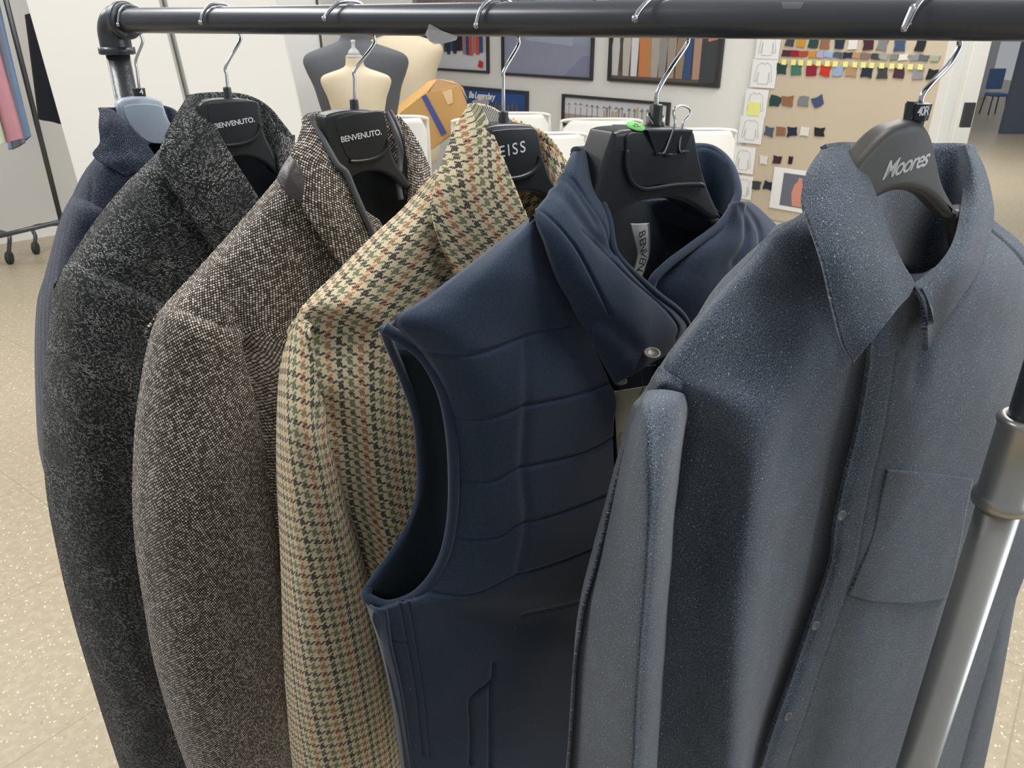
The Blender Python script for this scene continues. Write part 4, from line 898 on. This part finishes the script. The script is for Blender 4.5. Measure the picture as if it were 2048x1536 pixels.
# white posts at wall end
def vpost(name, pa, pb, pyy, Y, th, mat, z0=0, z1=3.):
    A_ = at_fwd(pa, pyy, Y); B_ = at_fwd(pb, pyy, Y); bm = bmesh.new()
    add_box(bm, ((A_[0]+B_[0])/2, Y+th/2, (z0+z1)/2), (abs(B_[0]-A_[0]), th, z1-z0)); return bmobj(name, bm, mat, None, False, .004, 2)
tag(vpost('trim_1', 1902, 1925, 150, 4.2, .1, M['wallw']), kind='structure')
tag(vpost('trim_2', 1934, 1968, 150, 4.6, .12, M['panelw']), kind='structure')
bm = bmesh.new(); add_box(bm, at_fwd(1935, 230, 4.15), (.05, .02, .12)); o = bmobj('wall_switch', bm, M['frame']); tag(o, 'dark rectangular plate on the white post at right', 'switch plate')
bm = bmesh.new(); add_box(bm, (6.5, 19, 1.5), (9, .1, 3)); tag(bmobj('wall_far', bm, M['greyw']), kind='structure')
# grey blue partition at far right
M['slate'] = plain('slate_blue_panel', (.085, .10, .135), .7, var=.03, scale=3)
A_ = at_floor(2003, 268); Y = A_[1]
bm = bmesh.new(); add_box(bm, (A_[0]+.9, Y+.05, .9), (1.8, .1, 2.6)); o = bmobj('partition_screen', bm, M['slate']); tag(o, 'tall slate blue partition panel at the far right edge', 'partition')
# far office chair
p = at_floor(1983, 228); sc = 1.0
oc = thing('office_chair', p, 'small blue office chair beyond the white door posts', 'chair')
M['bluefab'] = plain('blue_chair_cloth', (.10, .17, .34), .8)
q_ = .72
bm = bmesh.new(); add_box(bm, p+np.array([0, 0, .48])*q_, (.42*q_, .42*q_, .08*q_)); bmobj('seat', bm, M['bluefab'], oc, False, .03)
bm = bmesh.new(); add_box(bm, p+np.array([0, .2, .85])*q_, (.42*q_, .06*q_, .5*q_)); bmobj('backrest', bm, M['bluefab'], oc, False, .02)
for sx in (-.18, .18):
    for sy in (-.18, .18): bmobj('leg', tube([p+np.array([sx, sy, .45])*q_, p+np.array([sx*1.15, sy*1.15, 0])*q_], .012, 8), M['frame'], oc, True)

# left wall behind the second rack
A_ = at_floor(0, 488); B_ = at_floor(120, 468)
d = (B_-A_); d /= np.linalg.norm(d); nn = np.array([d[1], -d[0], 0]); Rl = np.stack([d, nn, [0, 0, 1.]], 1)
c = (A_+B_)/2-nn*.05; c[2] = 1.5
bm = bmesh.new(); add_box(bm, c, (9, .1, 3.), Rl); tag(bmobj('wall_left', bm, plain('shaded_white_wall', (.60, .59, .565), .7, var=.015, scale=3)), kind='structure')  # shadow on this wall is put into its greyer base colour
c2 = (A_+B_)/2+nn*.006; c2[2] = .04; bm = bmesh.new(); add_box(bm, c2, (9, .012, .08), Rl); tag(bmobj('baseboard_left', bm, M['panelw']), kind='structure')
# white cabinet panels (their edges lean slightly)
Yc = 3.2
def cpt(px, py, Y=Yc): return at_fwd(px, py, Y)
def slab(name, quad, Y, th, mat, parent=None, bev=.002):
    f_ = [at_fwd(x, y, Y) for x, y in quad]; bm = bmesh.new(); add_prism(bm, f_, [q+np.array([0, th, 0]) for q in f_]); return bmobj(name, bm, mat, parent, False, bev, 2)
def edge(x0, y0, x1, y1, y): return x0+(x1-x0)*(y-y0)/(y1-y0)
yt, yb = -160, 790
eL = lambda y: edge(52, 0, 155, 365, y); e1 = lambda y: edge(317, 0, 368, 206, y); e2 = lambda y: edge(333, 0, 378, 185, y); eR = lambda y: edge(551, 0, 605, 255, y)
lean = thing('leaning_board', cpt(220, yb)*[1, 1, 0], 'large plain white board standing at left behind the rail post', 'board', 'white boards')
slab('board_face', [(eL(yb), yb), (e1(yb), yb), (e1(yt), yt), (eL(yt), yt)], Yc, .03, M['panelw'], lean)
lean2 = thing('leaning_board', cpt(450, yb)*[1, 1, 0], 'white board next to the first one, right of the narrow seam', 'board', 'white boards')
slab('board_face', [(e2(yb), yb), (eR(yb), yb), (eR(yt), yt), (e2(yt), yt)], Yc+.004, .03, M['panelw'], lean2)
lean3 = thing('backing_board', cpt(350, yb)*[1, 1, 0], 'pale strip showing in the seam between the two white boards', 'board')
slab('board_face', [(e1(yb)-60, yb), (e2(yb)+60, yb), (e2(yt)+60, yt), (e1(yt)-60, yt)], Yc+.045, .02, M['greyw'], lean3)
# receding cabinet side, its shade put into the grey colour
lc = thing('shaded_cabinet', (cpt(600, 300)[0], 4.0, 0), 'cabinet side with its shade coloured in grey, between white boards and grey dress form', 'cabinet')
q = [(560, yb), (668, yb), (632, 75), (622, -160), (520, -160)]
slab('side_panel', [(560, yb), (700, yb), (628, -160), (520, -160)], 4.75, .5, M['greyw'], lc)
slab('edge_strip', [(676, 400), (680, 400), (636, 20), (629, -160), (624, -160), (632, 20)], 4.74, .02, M['frame'], lc, 0)
slab('upper_panel', [(637, 62), (825, 62), (823, -160), (632, -160)], 8.0, .05, M['panelw'], lc)

# second rack at far left
def P3(px, py, Y): return at_fwd(px, py, Y)
Yr = 5.3
rk = thing('clothes_rack', (P3(60, 450, Yr)[0], Yr, 0), 'thin grey wheeled clothes rack against the left wall', 'clothes rack')
A_ = P3(12, 0, Yr-.1); B_ = P3(122, 440, Yr-.1)
dlt = (A_-B_); 
bmobj('rack_post', tube([B_, A_+dlt*.5], .016, 14), M['iron'], rk, True)
bmobj('rack_crossbar', tube([P3(-120, 500, Yr-.1), P3(122, 443, Yr-.1)], .016, 14), M['iron'], rk, True)
for x, y, yy in ((22, 520, 0), (74, 500, 0)):
    w = at_floor(x, y+8, .0); c = np.array([w[0], w[1], .045])
    up = c+np.array([.01, .05, .13])
    bmobj('caster_arm', tube(crom(np.array([up+np.array([.22 if x > 50 else -.12, .1, .02]), up+np.array([0, 0, .02]), up+np.array([-.0, -.03, -.05]), c+np.array([0, 0, .02])]), 16), .014, 10), M['iron'], rk, True)
    bmobj('caster_wheel', lathe(c-np.array([.016, 0, 0]), (1, .15, 0), [(0, .03), (.004, .045), (.028, .045), (.032, .03)], 24), M['ink'], rk, True)
def hung(name, label, quad, Y, mat, cat, th=.05, seed=0):
    q = np.array([[at_fwd(*quad[0], Y), at_fwd(*quad[1], Y)], [at_fwd(*quad[3], Y), at_fwd(*quad[2], Y)]])
    nv, nu = 24, 20; V = np.zeros((nv, nu*2, 3))
    for i in range(nv):
        t = i/(nv-1); a = q[0, 0]*(1-t)+q[1, 0]*t; b = q[0, 1]*(1-t)+q[1, 1]*t
        for j in range(nu*2):
            ang = 2*math.pi*j/(nu*2); s = .5-.5*math.cos(ang); V[i, j] = a*(1-s)+b*s+np.array([0, -1, 0])*math.sin(ang)*th*(1+.25*math.sin(9*s+seed+t*2))
    me = grid_mesh(name, V, closed_u=True); o = link(name, me, mat); tag(o, label, cat, 'clothes on the second rack'); return o
M['bluecloth'] = plain('sky_blue_cloth', (.22, .33, .52), .9, var=.12, scale=10)
M['pinkcloth'] = plain('dusty_pink_cloth', (.45, .22, .26), .9, var=.12, scale=10)
M['greycloth'] = plain('grey_cloth', (.20, .22, .28), .9, var=.15, scale=10)
M['greencloth'] = plain('pale_green_cloth', (.50, .58, .42), .9, var=.1, scale=10)
hung('hanging_garment', 'sky blue garment hanging on the far left rack', [(-40, -60), (-10, -20), (62, 272), (18, 300)], 5.2, M['bluecloth'], 'clothing', .04, 1)
hung('hanging_garment', 'dusty pink garment hanging in front of the blue one at left', [(-60, 30), (-22, 30), (47, 276), (4, 288)], 5.0, M['pinkcloth'], 'clothing', .04, 2)
hung('hanging_garment', 'grey strip of cloth between the pink and blue clothes', [(-50, -40), (-20, -40), (50, 285), (24, 300)], 5.1, M['greycloth'], 'clothing', .03, 3)
hung('hanging_garment', 'pale green cloth edge at the extreme left', [(-80, 100), (-40, 100), (10, 286), (-10, 290)], 4.9, M['greencloth'], 'clothing', .03, 4)
hung('hanging_coat', 'black coat hanging against the wall beside the white board', [(50, 30), (120, 20), (150, 250), (78, 236)], 5.6, M['blackfab'], 'clothing', .06, 5)

# ---- dress forms
def form(name, label, pxc, neck_y, Y, halfw, mat, wx=1.0, cap=True, group='dress forms'):
    base = at_fwd(pxc, neck_y, Y); x0, zt = base[0], base[2]
    t = thing(name, (x0, Y, 0), label, 'dress form', group)
    prof = [(0, .115, .10), (.03, .12, .11), (.075, .135, .12), (.10, .20, .15), (.125, .33, .18), (.155, .46, .21), (.195, .50, .24), (.25, .475, .27), (.33, .42, .29), (.42, .385, .28), (.52, .35, .26), (.62, .345, .25), (.74, .39, .28), (.86, .42, .31), (.95, .40, .30), (1.0, .36, .27)]
    H = halfw*3.3; nu = 40
    pr_ = crom(np.array(prof), 60); V = np.zeros((60, nu, 3))
    for i, (h, w, d) in enumerate(pr_):
        for j in range(nu):
            a = 2*math.pi*j/nu; V[i, j] = (x0+math.cos(a)*w*2*halfw, Y+math.sin(a)*d*2*halfw*1.0, zt-h*H)
    me = grid_mesh('torso', V, closed_u=True); o = link('torso', me, mat, t); 
    bm = lathe((x0, Y, zt-.004), (0, 0, 1), [(0, .115*2*halfw), (.006, .11*2*halfw), (.012, .05*2*halfw)], 24); bmobj('neck_cap', bm, M['greyw'], t, True)
    if cap: bmobj('finial', lathe((x0, Y, zt+.005), (0, 0, 1), [(0, .03), (.015, .022), (.03, .008), (.05, .008), (.055, .012), (.06, .006)], 16), M['greyw'], t, True)
    bmobj('stand_pole', tube([(x0, Y, zt-H+.05), (x0, Y, .04)], .014, 12), M['iron'], t, True)
    bmobj('stand_base', lathe((x0, Y, 0), (0, 0, 1), [(0, .2), (.02, .2), (.035, .05), (.05, .02)], 28), M['iron'], t, True)
form('dress_form', 'small cream dress form in front of the grey one', 708, 112, 3.7, .158, M['canvas'])
form('dress_form', 'dark grey dress form behind the small cream one', 706, 48, 4.15, .262, M['canvasg'], cap=False)
form('dress_form', 'large cream dress form right of the grey one, nearly touching the poster', 800, 40, 5.5, .272, M['canvas'], cap=False)

# ---- framed pictures on the gallery wall
def wall_uv(p): return (p-WP)@WD, p[2]
def wallpt(u, z, off): return WP*[1, 1, 0]+WD*u+WN*off+np.array([0, 0, z])
def frame_rect(label, px0, px1, ytop, ybot, paint, group='framed pictures on the gallery wall'):
    a = onwall(px0, ybot); b = onwall(px1, ybot); tp = onwall((px0+px1)/2, ytop)
    u0, u1 = wall_uv(a)[0], wall_uv(b)[0]; z0 = (a[2]+b[2])/2; z1 = tp[2]
    fw = .022
    t = thing('framed_picture', wallpt((u0+u1)/2, z0, .015), label, 'framed picture', group)
    bm = bmesh.new()
    for (c, s) in (((u0+u1)/2, z0+fw/2, u1-u0, fw), ((u0+u1)/2, z1-fw/2, u1-u0, fw)), :
        pass
    def bb_(uc, zc, su, sz, d=.03): add_box(bm, wallpt(uc, zc, d/2+.001), (su, d, sz), Rw)
    bb_((u0+u1)/2, z0+fw/2, u1-u0, fw); bb_((u0+u1)/2, z1-fw/2, u1-u0, fw); bb_(u0+fw/2, (z0+z1)/2, fw, z1-z0-2*fw); bb_(u1-fw/2, (z0+z1)/2, fw, z1-z0-2*fw)
    bmobj('frame', bm, M['frame'], t)
    mats = []; names = {}
    bm = bmesh.new(); lay = [0]
    def rect(x0, y0, x1, y1, col, skew=0):
        if col not in names: names[col] = len(mats); mats.append(cmat(col))
        lay[0] += 1; o_ = .008+.0002*lay[0]; U0, U1 = u0+fw, u1-fw; Z0, Z1 = z0+fw, z1-fw
        f = lambda x, y: wallpt(U0+(U1-U0)*x, Z0+(Z1-Z0)*y, o_)
        vs = [bm.verts.new(f(*q)) for q in ((x0, y0), (x1, y0), (x1+skew, y1), (x0+skew, y1))]; bm.faces.new(vs).material_index = names[col]
    def poly(pts, col):
        if col not in names: names[col] = len(mats); mats.append(cmat(col))
        lay[0] += 1; o_ = .008+.0002*lay[0]; U0, U1 = u0+fw, u1-fw; Z0, Z1 = z0+fw, z1-fw
        bm.faces.new([bm.verts.new(wallpt(U0+(U1-U0)*x, Z0+(Z1-Z0)*y, o_)) for x, y in pts]).material_index = names[col]
    paint(rect, poly)
    me = bpy.data.meshes.new('print'); bm.to_mesh(me); bm.free(); pic = link('print', me, mats, t, False)
    return t, (u0, u1, z0, z1), pic
_cm = {}
def cmat(c):
    if c not in _cm: _cm[c] = plain('print_colour', c, .45, var=.05, scale=15)
    return _cm[c]
R_ = random.Random(5)
def person(rect, poly, x, y0, h, leg, top, w=.035, skin=(.55, .33, .24)):
    rect(x-w*.45, y0, x-w*.05, y0+h*.5, leg); rect(x+w*.05, y0, x+w*.45, y0+h*.52, leg)
    poly([(x-w*.5, y0+h*.45), (x+w*.5, y0+h*.45), (x+w*.62, y0+h*.82), (x+w*.2, y0+h*.88), (x-w*.2, y0+h*.88), (x-w*.62, y0+h*.82)], top)
    poly([(x+w*.22*math.cos(a), y0+h*.94+h*.06*math.sin(a)) for a in np.linspace(0, 6.28, 9)[:-1]], skin)
def crowd(rect, poly):
    rect(0, 0, 1, 1, (.62, .63, .67)); rect(0, 0, 1, .2, (.70, .71, .75)); rect(0, .42, 1, 1, (.42, .42, .46))
    cols = [(.02, .02, .03), (.65, .66, .7), (.03, .08, .25), (.02, .02, .03), (.72, .10, .06), (.45, .24, .22), (.7, .7, .7), (.05, .05, .06), (.65, .35, .32)]
    for k in range(20): person(rect, poly, .05+k*.046, .16+R_.random()*.06, .62, R_.choice(cols), R_.choice(cols), .05)
    poly([(.88, .04), (.94, .03), (.95, .10), (.90, .12)], (.6, .02, .03))
frame_rect('framed photo of a row of standing people, behind the large cream dress form', 838, 980, -45, 142, crowd)
def lake(rect, poly):
    rect(0, 0, 1, 1, (.30, .31, .42)); poly([(0, .45), (1, .30), (1, 1), (0, 1)], (.30, .36, .48)); poly([(.25, .35), (.8, .30), (.75, .8), (.35, .8)], (.36, .43, .53)); 
    poly([(.7, 0), (1, 0), (1, .22), (.9, .2)], (.23, .25, .36))
    for k in range(24): x = R_.random(); y = .68+.3*R_.random(); rect(x, y, x+.03, y+.05, R_.choice([(.12, .14, .17), (.5, .5, .5), (.25, .27, .2)]))
frame_rect('framed misty blue picture behind the third and fourth hooks', 1007, 1187, -60, 155, lake)
def people(rect, poly):
    rect(0, 0, 1, 1, (.085, .075, .07)); rect(0, 0, 1, .07, (.13, .10, .08))
    L_ = [(.02, .10, .50, (.62, .60, .58)), (.13, .14, .55, (.55, .50, .45)), (.21, .12, .95, (.72, .70, .72)), (.29, .12, .8, (.60, .22, .08)), (.35, .12, .75, (.50, .24, .10)), (.41, .1, .6, (.42, .38, .34)), (.48, .1, .55, (.30, .28, .26)), (.56, .1, .6, (.35, .30, .24)), (.64, .1, .5, (.30, .22, .15)), (.71, .05, .8, (.04, .08, .20)), (.79, .05, .8, (.42, .26, .20))]
    for x, w, h, c in L_:
        poly([(x-.01, .03), (x+.05, .03), (x+.06, h*.6), (x+.045, h), (x+.005, h), (x-.02, h*.6)], c)
        poly([(x+.022+.018*math.cos(a), h+.03+.03*math.sin(a)) for a in np.linspace(0, 6.28, 9)[:-1]], (.55, .32, .22))
    poly([(.84, 0), (.98, 0), (1, .3), (.92, .7), (.82, .6), (.84, .4)], (.05, .055, .06)); poly([(.89, .36), (.97, .38), (.95, .5), (.9, .52)], (.62, .20, .12))
    poly([(.09, .76), (.17, .78), (.15, .86), (.10, .86)], (.65, .16, .08)); poly([(.42, .72), (.48, .7), (.5, .8), (.43, .84)], (.62, .30, .2))
frame_rect('framed photo of people in suits, rightmost of the upper pictures', 1218, 1441, -75, 168, people)
def bluep(rect, poly):
    rect(0, 0, 1, 1, (.025, .085, .30)); rect(0, 0, 1, .45, (.03, .07, .24))
    for k in range(9): x = .42+k*.055; rect(x, .05, x+.035, .3+.2*R_.random(), (.10, .11, .13))
    poly([(.3, .1), (.5, .1), (.52, .5), (.4, .6), (.28, .4)], (.45, .46, .48))
t_, (u0, u1, z0, z1), pic = frame_rect('framed deep blue poster with white script words, low on the wall', 905, 1058, 176, 226, bluep)
place_text('lettering', 'Be Legendary', .085, wallpt(u0+(u1-u0)*.42, z0+(z1-z0)*.66, .016), WD, (0, 0, 1), M['white_ink'], pic, shear=.3, bold=.003, spacing=.85)
def palms(rect, poly):
    rect(0, 0, 1, 1, (.66, .68, .72)); rect(0, 0, 1, .38, (.42, .34, .30)); rect(0, .0, 1, .16, (.50, .44, .38))
    for k in range(16):
        x = .04+k*.06+.015*R_.random(); rect(x, .2, x+.006, .62+.2*R_.random(), (.2, .19, .16))
        y = .7+.06*R_.random(); poly([(x-.02, y-.05), (x, y+.06), (x+.028, y-.05), (x+.003, y)], (.16, .2, .16))
        if k > 5: rect(x+.02, .1, x+.03+.02*R_.random(), .5+.35*R_.random(), R_.choice([(.55, .42, .25), (.38, .25, .2), (.62, .6, .58)]))
    rect(.9, .3, 1, 1, (.72, .74, .78))
frame_rect('framed wide photo of palm trees above the white chairs', 1126, 1338, 196, 262, palms)

# ---- swatch board
def board_u(px, py): return wall_uv(onwall(px, py, .03))
bt = thing('swatch_board', wallpt(board_u(1700, 300)[0], 0.6, .02), 'tall tan linen board pinned with fabric swatches and sketches', 'display board')
bm = bmesh.new(); uA = board_u(1475, 420)[0]; uB = board_u(1893, 200)[0]
add_box(bm, wallpt((uA+uB)/2, 1.45, .015), (uB-uA, .03, 2.5), Rw); bmobj('board_panel', bm, M['linen'], bt)
def cloth(name, label, px, py, w, h, col, cat='fabric swatch', rot=0, group='fabric swatches on the tan board', off=.036, mat=None, wob=.12):
    c = onwall(px, py, off); z = np.linalg.norm(c-CAM); k = (c-CAM)@np.array([0, ct, -st])/F
    W_, H_ = w*k*1.25, h*k*1.03; u, zz = wall_uv(c)
    ca, sa = math.cos(rot), math.sin(rot); rr = R_.random
    pts = []
    for x, y in ((-.5, -.5), (0, -.47), (.5, -.5), (.47, 0), (.5, .5), (0, .47), (-.5, .5), (-.47, 0)):
        x = x*W_*(1+wob*(rr()-.5)); y = y*H_*(1+wob*(rr()-.5)); pts.append((u+ca*x-sa*y, zz+sa*x+ca*y))
    bm = bmesh.new(); add_prism(bm, [wallpt(a, b_, off+.003) for a, b_ in pts], [wallpt(a, b_, off-.002) for a, b_ in pts])
    o = bmobj(name, bm, mat or cmat(col)); tag(o, label, cat, group); return o, (u, zz, W_, H_)
CN = {'dark green': (.015, .055, .055), 'brown': (.27, .13, .07), 'navy': (.012, .022, .045), 'white': (.72, .69, .66), 'maroon': (.055, .015, .025), 'grey': (.20, .21, .22), 'denim blue': (.05, .08, .17), 'black': (.012, .014, .018), 'crimson': (.26, .01, .03), 'brick red': (.38, .06, .03), 'mustard': (.55, .26, .03), 'lilac': (.42, .36, .56), 'sky blue': (.28, .42, .66), 'blue grey': (.10, .12, .15), 'slate': (.07, .09, .14), 'tan': (.42, .26, .14), 'taupe': (.22, .15, .12), 'charcoal': (.045, .05, .055), 'silver': (.34, .34, .34), 'sage': (.36, .40, .30), 'green': (.05, .17, .12), 'scarlet': (.52, .03, .02), 'pale blue': (.30, .38, .56), 'plum': (.06, .02, .04), 'light grey': (.26, .26, .28)}
rows_ = [('top row, just under the rail bar', 82, 16, 20, [(1580, 'charcoal'), (1603, 'mustard'), (1627, 'dark green'), (1650, 'brown'), (1680, 'navy'), (1706, 'white'), (1737, 'maroon'), (1765, 'grey'), (1799, 'denim blue'), (1841, 'black')]),
         ('second row from the top', 106, 15, 11, [(1573, 'plum'), (1589, 'crimson'), (1606, 'brick red'), (1625, 'mustard'), (1640, 'lilac'), (1656, 'sky blue'), (1676, 'slate'), (1695, 'navy'), (1713, 'tan'), (1731, 'taupe'), (1751, 'charcoal'), (1767, 'silver'), (1788, 'grey'), (1807, 'white'), (1828, 'light grey'), (1848, 'blue grey'), (1870, 'sage')]),
         ('row clipped with yellow notes', 138, 17, 19, [(1564, 'dark green'), (1593, 'green'), (1622, 'crimson'), (1650, 'scarlet'), (1676, 'pale blue'), (1703, 'tan'), (1734, 'navy'), (1765, 'charcoal'), (1797, 'plum'), (1835, 'light grey'), (1865, 'black')]),
         ('row of four under the yellow notes', 202, 18, 19, [(1550, 'dark green'), (1574, 'brown'), (1607, 'grey'), (1636, 'denim blue')]),
         ('row of five in the middle', 263, 16, 17, [(1538, 'slate'), (1562, 'brown'), (1584, 'navy'), (1610, 'white'), (1639, 'black')]),
         ('row of three low on the board', 320, 14, 15, [(1528, 'white'), (1554, 'maroon'), (1581, 'black')]),
         ('lowest pair', 371, 14, 16, [(1513, 'charcoal'), (1535, 'navy')])]
for nm, y, w, h, items in rows_:
    for k, (x, c) in enumerate(items):
        yy = y+(x-1560)*(.035 if y < 150 else .012)
        ww, hh = w, h
        if (x, c) in ((1581, 'black'),): ww = 7
        cloth('fabric_swatch', f'{c} swatch in the {nm}, of the tan board' if 'pair' not in nm else f'{c} swatch of the {nm} on the tan board', x, yy, ww, hh, CN[c], rot=(R_.random()-.5)*.25+(.5 if (x == 1636) else 0), wob=.35)
places = ['above the dark green swatch', 'above left edge of green swatch', 'above right edge of green swatch', 'above the crimson swatch', 'right of the crimson swatch top', 'above the scarlet swatch', 'above the pale blue swatch', 'left above the tan swatch', 'right above the tan swatch', 'left above the navy swatch', 'right above the navy swatch', 'above the charcoal swatch', 'between charcoal and plum swatches', 'above the plum swatch', 'left above the light grey swatch', 'right above the light grey swatch']
for k, x in enumerate((1568, 1587, 1602, 1619, 1637, 1655, 1671, 1691, 1710, 1727, 1744, 1764, 1784, 1801, 1821, 1841)):
    cloth('sticky_note', f'small yellow note {places[k]} in the third row', x, 124+(x-1568)*.038, 8, 10, None, 'note', group='small yellow notes', off=.042, mat=M['note'], wob=.1)
# sketch sheets
def sketch(label, px, py, w, h, ytab=False, neck=0):
    c = onwall(px, py, .04); k = (c-CAM)@np.array([0, ct, -st])/F; u, z = wall_uv(c); W_, H_ = w*k*1.25, h*k*1.03
    t = thing('sketch_sheet', wallpt(u, z-H_/2, .035), label, 'paper sheet', 'garment sketches beside the board')
    bm = bmesh.new(); add_box(bm, wallpt(u, z, .036), (W_, .002, H_), Rw); s = bmobj('sheet', bm, M['paper'], t)
    P = [(-.12, .42), (.0, .36), (.12, .42), (.32, .32), (.42, -.30), (.33, -.32), (.25, .05), (.24, -.40), (-.24, -.40), (-.25, .05), (-.33, -.32), (-.42, -.30), (-.32, .32), (-.12, .42)]
    pts = [wallpt(u+a*W_*.85, z+b_*H_*.9, .0385) for a, b_ in P]
    bmobj('drawn_jumper', tube(np.array(pts), .0016, 6), M['pline'], s, True)
    if ytab:
        bm = bmesh.new(); add_box(bm, wallpt(u-.01, z-H_*.22, .039), (W_*.55, .002, H_*.5), Rw); bmobj('yellow_note', bm, M['note'], t)
sketch('sketch sheet at the board top, partly behind the rail bar', 1536, 88, 42, 56)
sketch('second sketch sheet from the top with a V neck jumper', 1527, 147, 44, 52)
sketch('sketch sheet covered by a large yellow note', 1511, 206, 40, 50, True)
sketch('fourth sketch sheet, below the yellow noted one', 1501, 260, 42, 50)
sketch('fifth sketch sheet, just right of the navy vest collar', 1487, 320, 38, 50)
sketch('lowest sketch sheet above the vest shoulder', 1488, 375, 28, 44)
pc = thing('photo_print', onwall(1590, 380, .04), 'white bordered print with a salmon figure, low on the swatch board', 'photo print')
c = onwall(1592, 382, .04); k = (c-CAM)@np.array([0, ct, -st])/F; u, z = wall_uv(c)
bm = bmesh.new(); add_box(bm, wallpt(u, z, .038), (85*k*1.25, .003, 82*k), Rw); bmobj('border', bm, M['paper'], pc)
bm = bmesh.new(); add_box(bm, wallpt(u+.02, z+.0, .041), (58*k*1.25, .002, 64*k), Rw); bmobj('picture', bm, cmat((.14, .15, .19)), pc)
bm = bmesh.new(); P = [(-.10, -.5), (.25, -.5), (.28, -.1), (.2, .2), (.12, .28), (.12, .42), (0, .45), (-.03, .3), (-.12, .2), (-.18, -.1)]
fp = [wallpt(u+.01+a*58*k*1.1, z+b_*60*k, .0435) for a, b_ in P]; add_prism(bm, fp, [q-WN*.001 for q in fp]); bmobj('figure', bm, cmat((.60, .27, .20)), pc)

# ---- white chairs and box
def chair(px, py, w, ang, label, Y):
    c = at_fwd(px, py, Y); ht = c[2]; x0, y0 = c[0], Y
    ca, sa = math.cos(ang), math.sin(ang); f = lambda x, y, z: np.array([x0+ca*x-sa*y, y0+sa*x+ca*y, z])
    t = thing('plastic_chair', (x0, y0, 0), label, 'chair', 'white plastic chairs')
    W2 = w/2; nu, nv = 28, 20; sh = min(.46, ht-.35)
    V = np.zeros((nv, nu, 3))
    for i in range(nv):
        for j in range(nu):
            s = j/(nu-1)*2-1; tt_ = i/(nv-1); wz = W2*(1-.10*tt_); 
            crn = .05*max(0, abs(s)-.75)/.25
            z = ht-(ht-sh)*tt_-(1-tt_)**6*crn*1.6
            V[i, j] = f(s*wz, -.05*(1-s*s)*1+.10*(1-tt_)*1.0-.05, z)
    me = grid_mesh('backrest', V, (0, -1, 0)); o = link('backrest', me, M['chair'], t); s_ = o.modifiers.new('s', 'SOLIDIFY'); s_.thickness = .012
    rim = [f(-W2, .05, sh+.02), f(-W2, .06, (sh+ht)/2), f(-W2*.98, .07, ht-.05), f(-W2*.88, .06, ht-.005), f(0, .045, ht+.004), f(W2*.88, .06, ht-.005), f(W2*.98, .07, ht-.05), f(W2, .06, (sh+ht)/2), f(W2, .05, sh+.02)]
    bmobj('back_rim', tube(crom(np.array(rim), 60), .011, 10), M['chair'], t, True)
    bm = bmesh.new(); add_box(bm, f(0, .26, sh), (w, .44, .025), np.array([[ca, -sa, 0], [sa, ca, 0], [0, 0, 1]])); bmobj('seat', bm, M['chair'], t, False, .01)
    for sx in (-1, 1):
        for yy in (.42, .04): bmobj('leg', tube([f(sx*W2*.85, yy, sh), f(sx*W2*.98, yy*1.08, 0)], .014, 10), M['chair'], t, True)
chair(800, 237, .30, .1, 'white plastic chair in front of the cardboard box, leftmost chair', 4.45)
chair(948, 243, .27, -.1, 'white plastic chair at the right side of the cardboard box', 4.5)
chair(1040, 229, .42, 0, 'white plastic chair behind the checked jacket collar', 5.6)
chair(1115, 270, .40, .15, 'white plastic chair between the check jacket and vest hangers, nearest', 4.9)
chair(1205, 241, .58, .0, 'wide white chair back left of the broad black hanger', 5.65)
chair(1415, 262, .40, .0, 'white plastic chair right of the broad black hanger', 5.0)
bx = thing('cardboard_box', at_fwd(850, 300, 4.75), 'open brown cardboard box with blue tape, tilted on a chair', 'box')
Yb = 4.72
def bq(name, pts, Y0, th, mat, par, bev=0):
    f_ = [at_fwd(x, y, Y0+dy) for x, y, dy in pts]; bm = bmesh.new(); add_prism(bm, f_, [q+np.array([0, th, 0]) for q in f_]); return bmobj(name, bm, mat, par, False, bev, 2)
bq('side_panel', [(850, 187, 0), (918, 170, 0), (933, 205, 0), (935, 245, 0), (890, 278, 0), (852, 308, 0), (838, 262, 0), (800, 226, 0)], Yb, .02, M['card'], bx)
bq('long_panel', [(782, 222, .22), (856, 163, .22), (876, 158, .2), (852, 188, 0), (796, 232, .0)], Yb, .02, M['card'], bx)
bq('inner_wall', [(848, 190, .02), (875, 158, .2), (918, 170, .02)], Yb, .02, M['cardin'], bx)
bq('flap', [(876, 158, .2), (918, 170, .01), (935, 200, .04), (926, 175, .16), (905, 162, .2)], Yb, .01, M['card'], bx)
bq('base_block', [(800, 228, .04), (935, 246, .04), (890, 280, .04), (852, 308, .04)], Yb, .30, M['card'], bx)
bq('blue_tape_strip', [(843, 193, -.004), (852, 189, -.004), (893, 265, -.004), (883, 272, -.004)], Yb, .004, M['bluetape'], bx)
bq('clear_tape_strip', [(884, 184, -.004), (904, 178, -.004), (906, 205, -.004), (896, 210, -.004)], Yb, .004, M['cleartape'], bx)
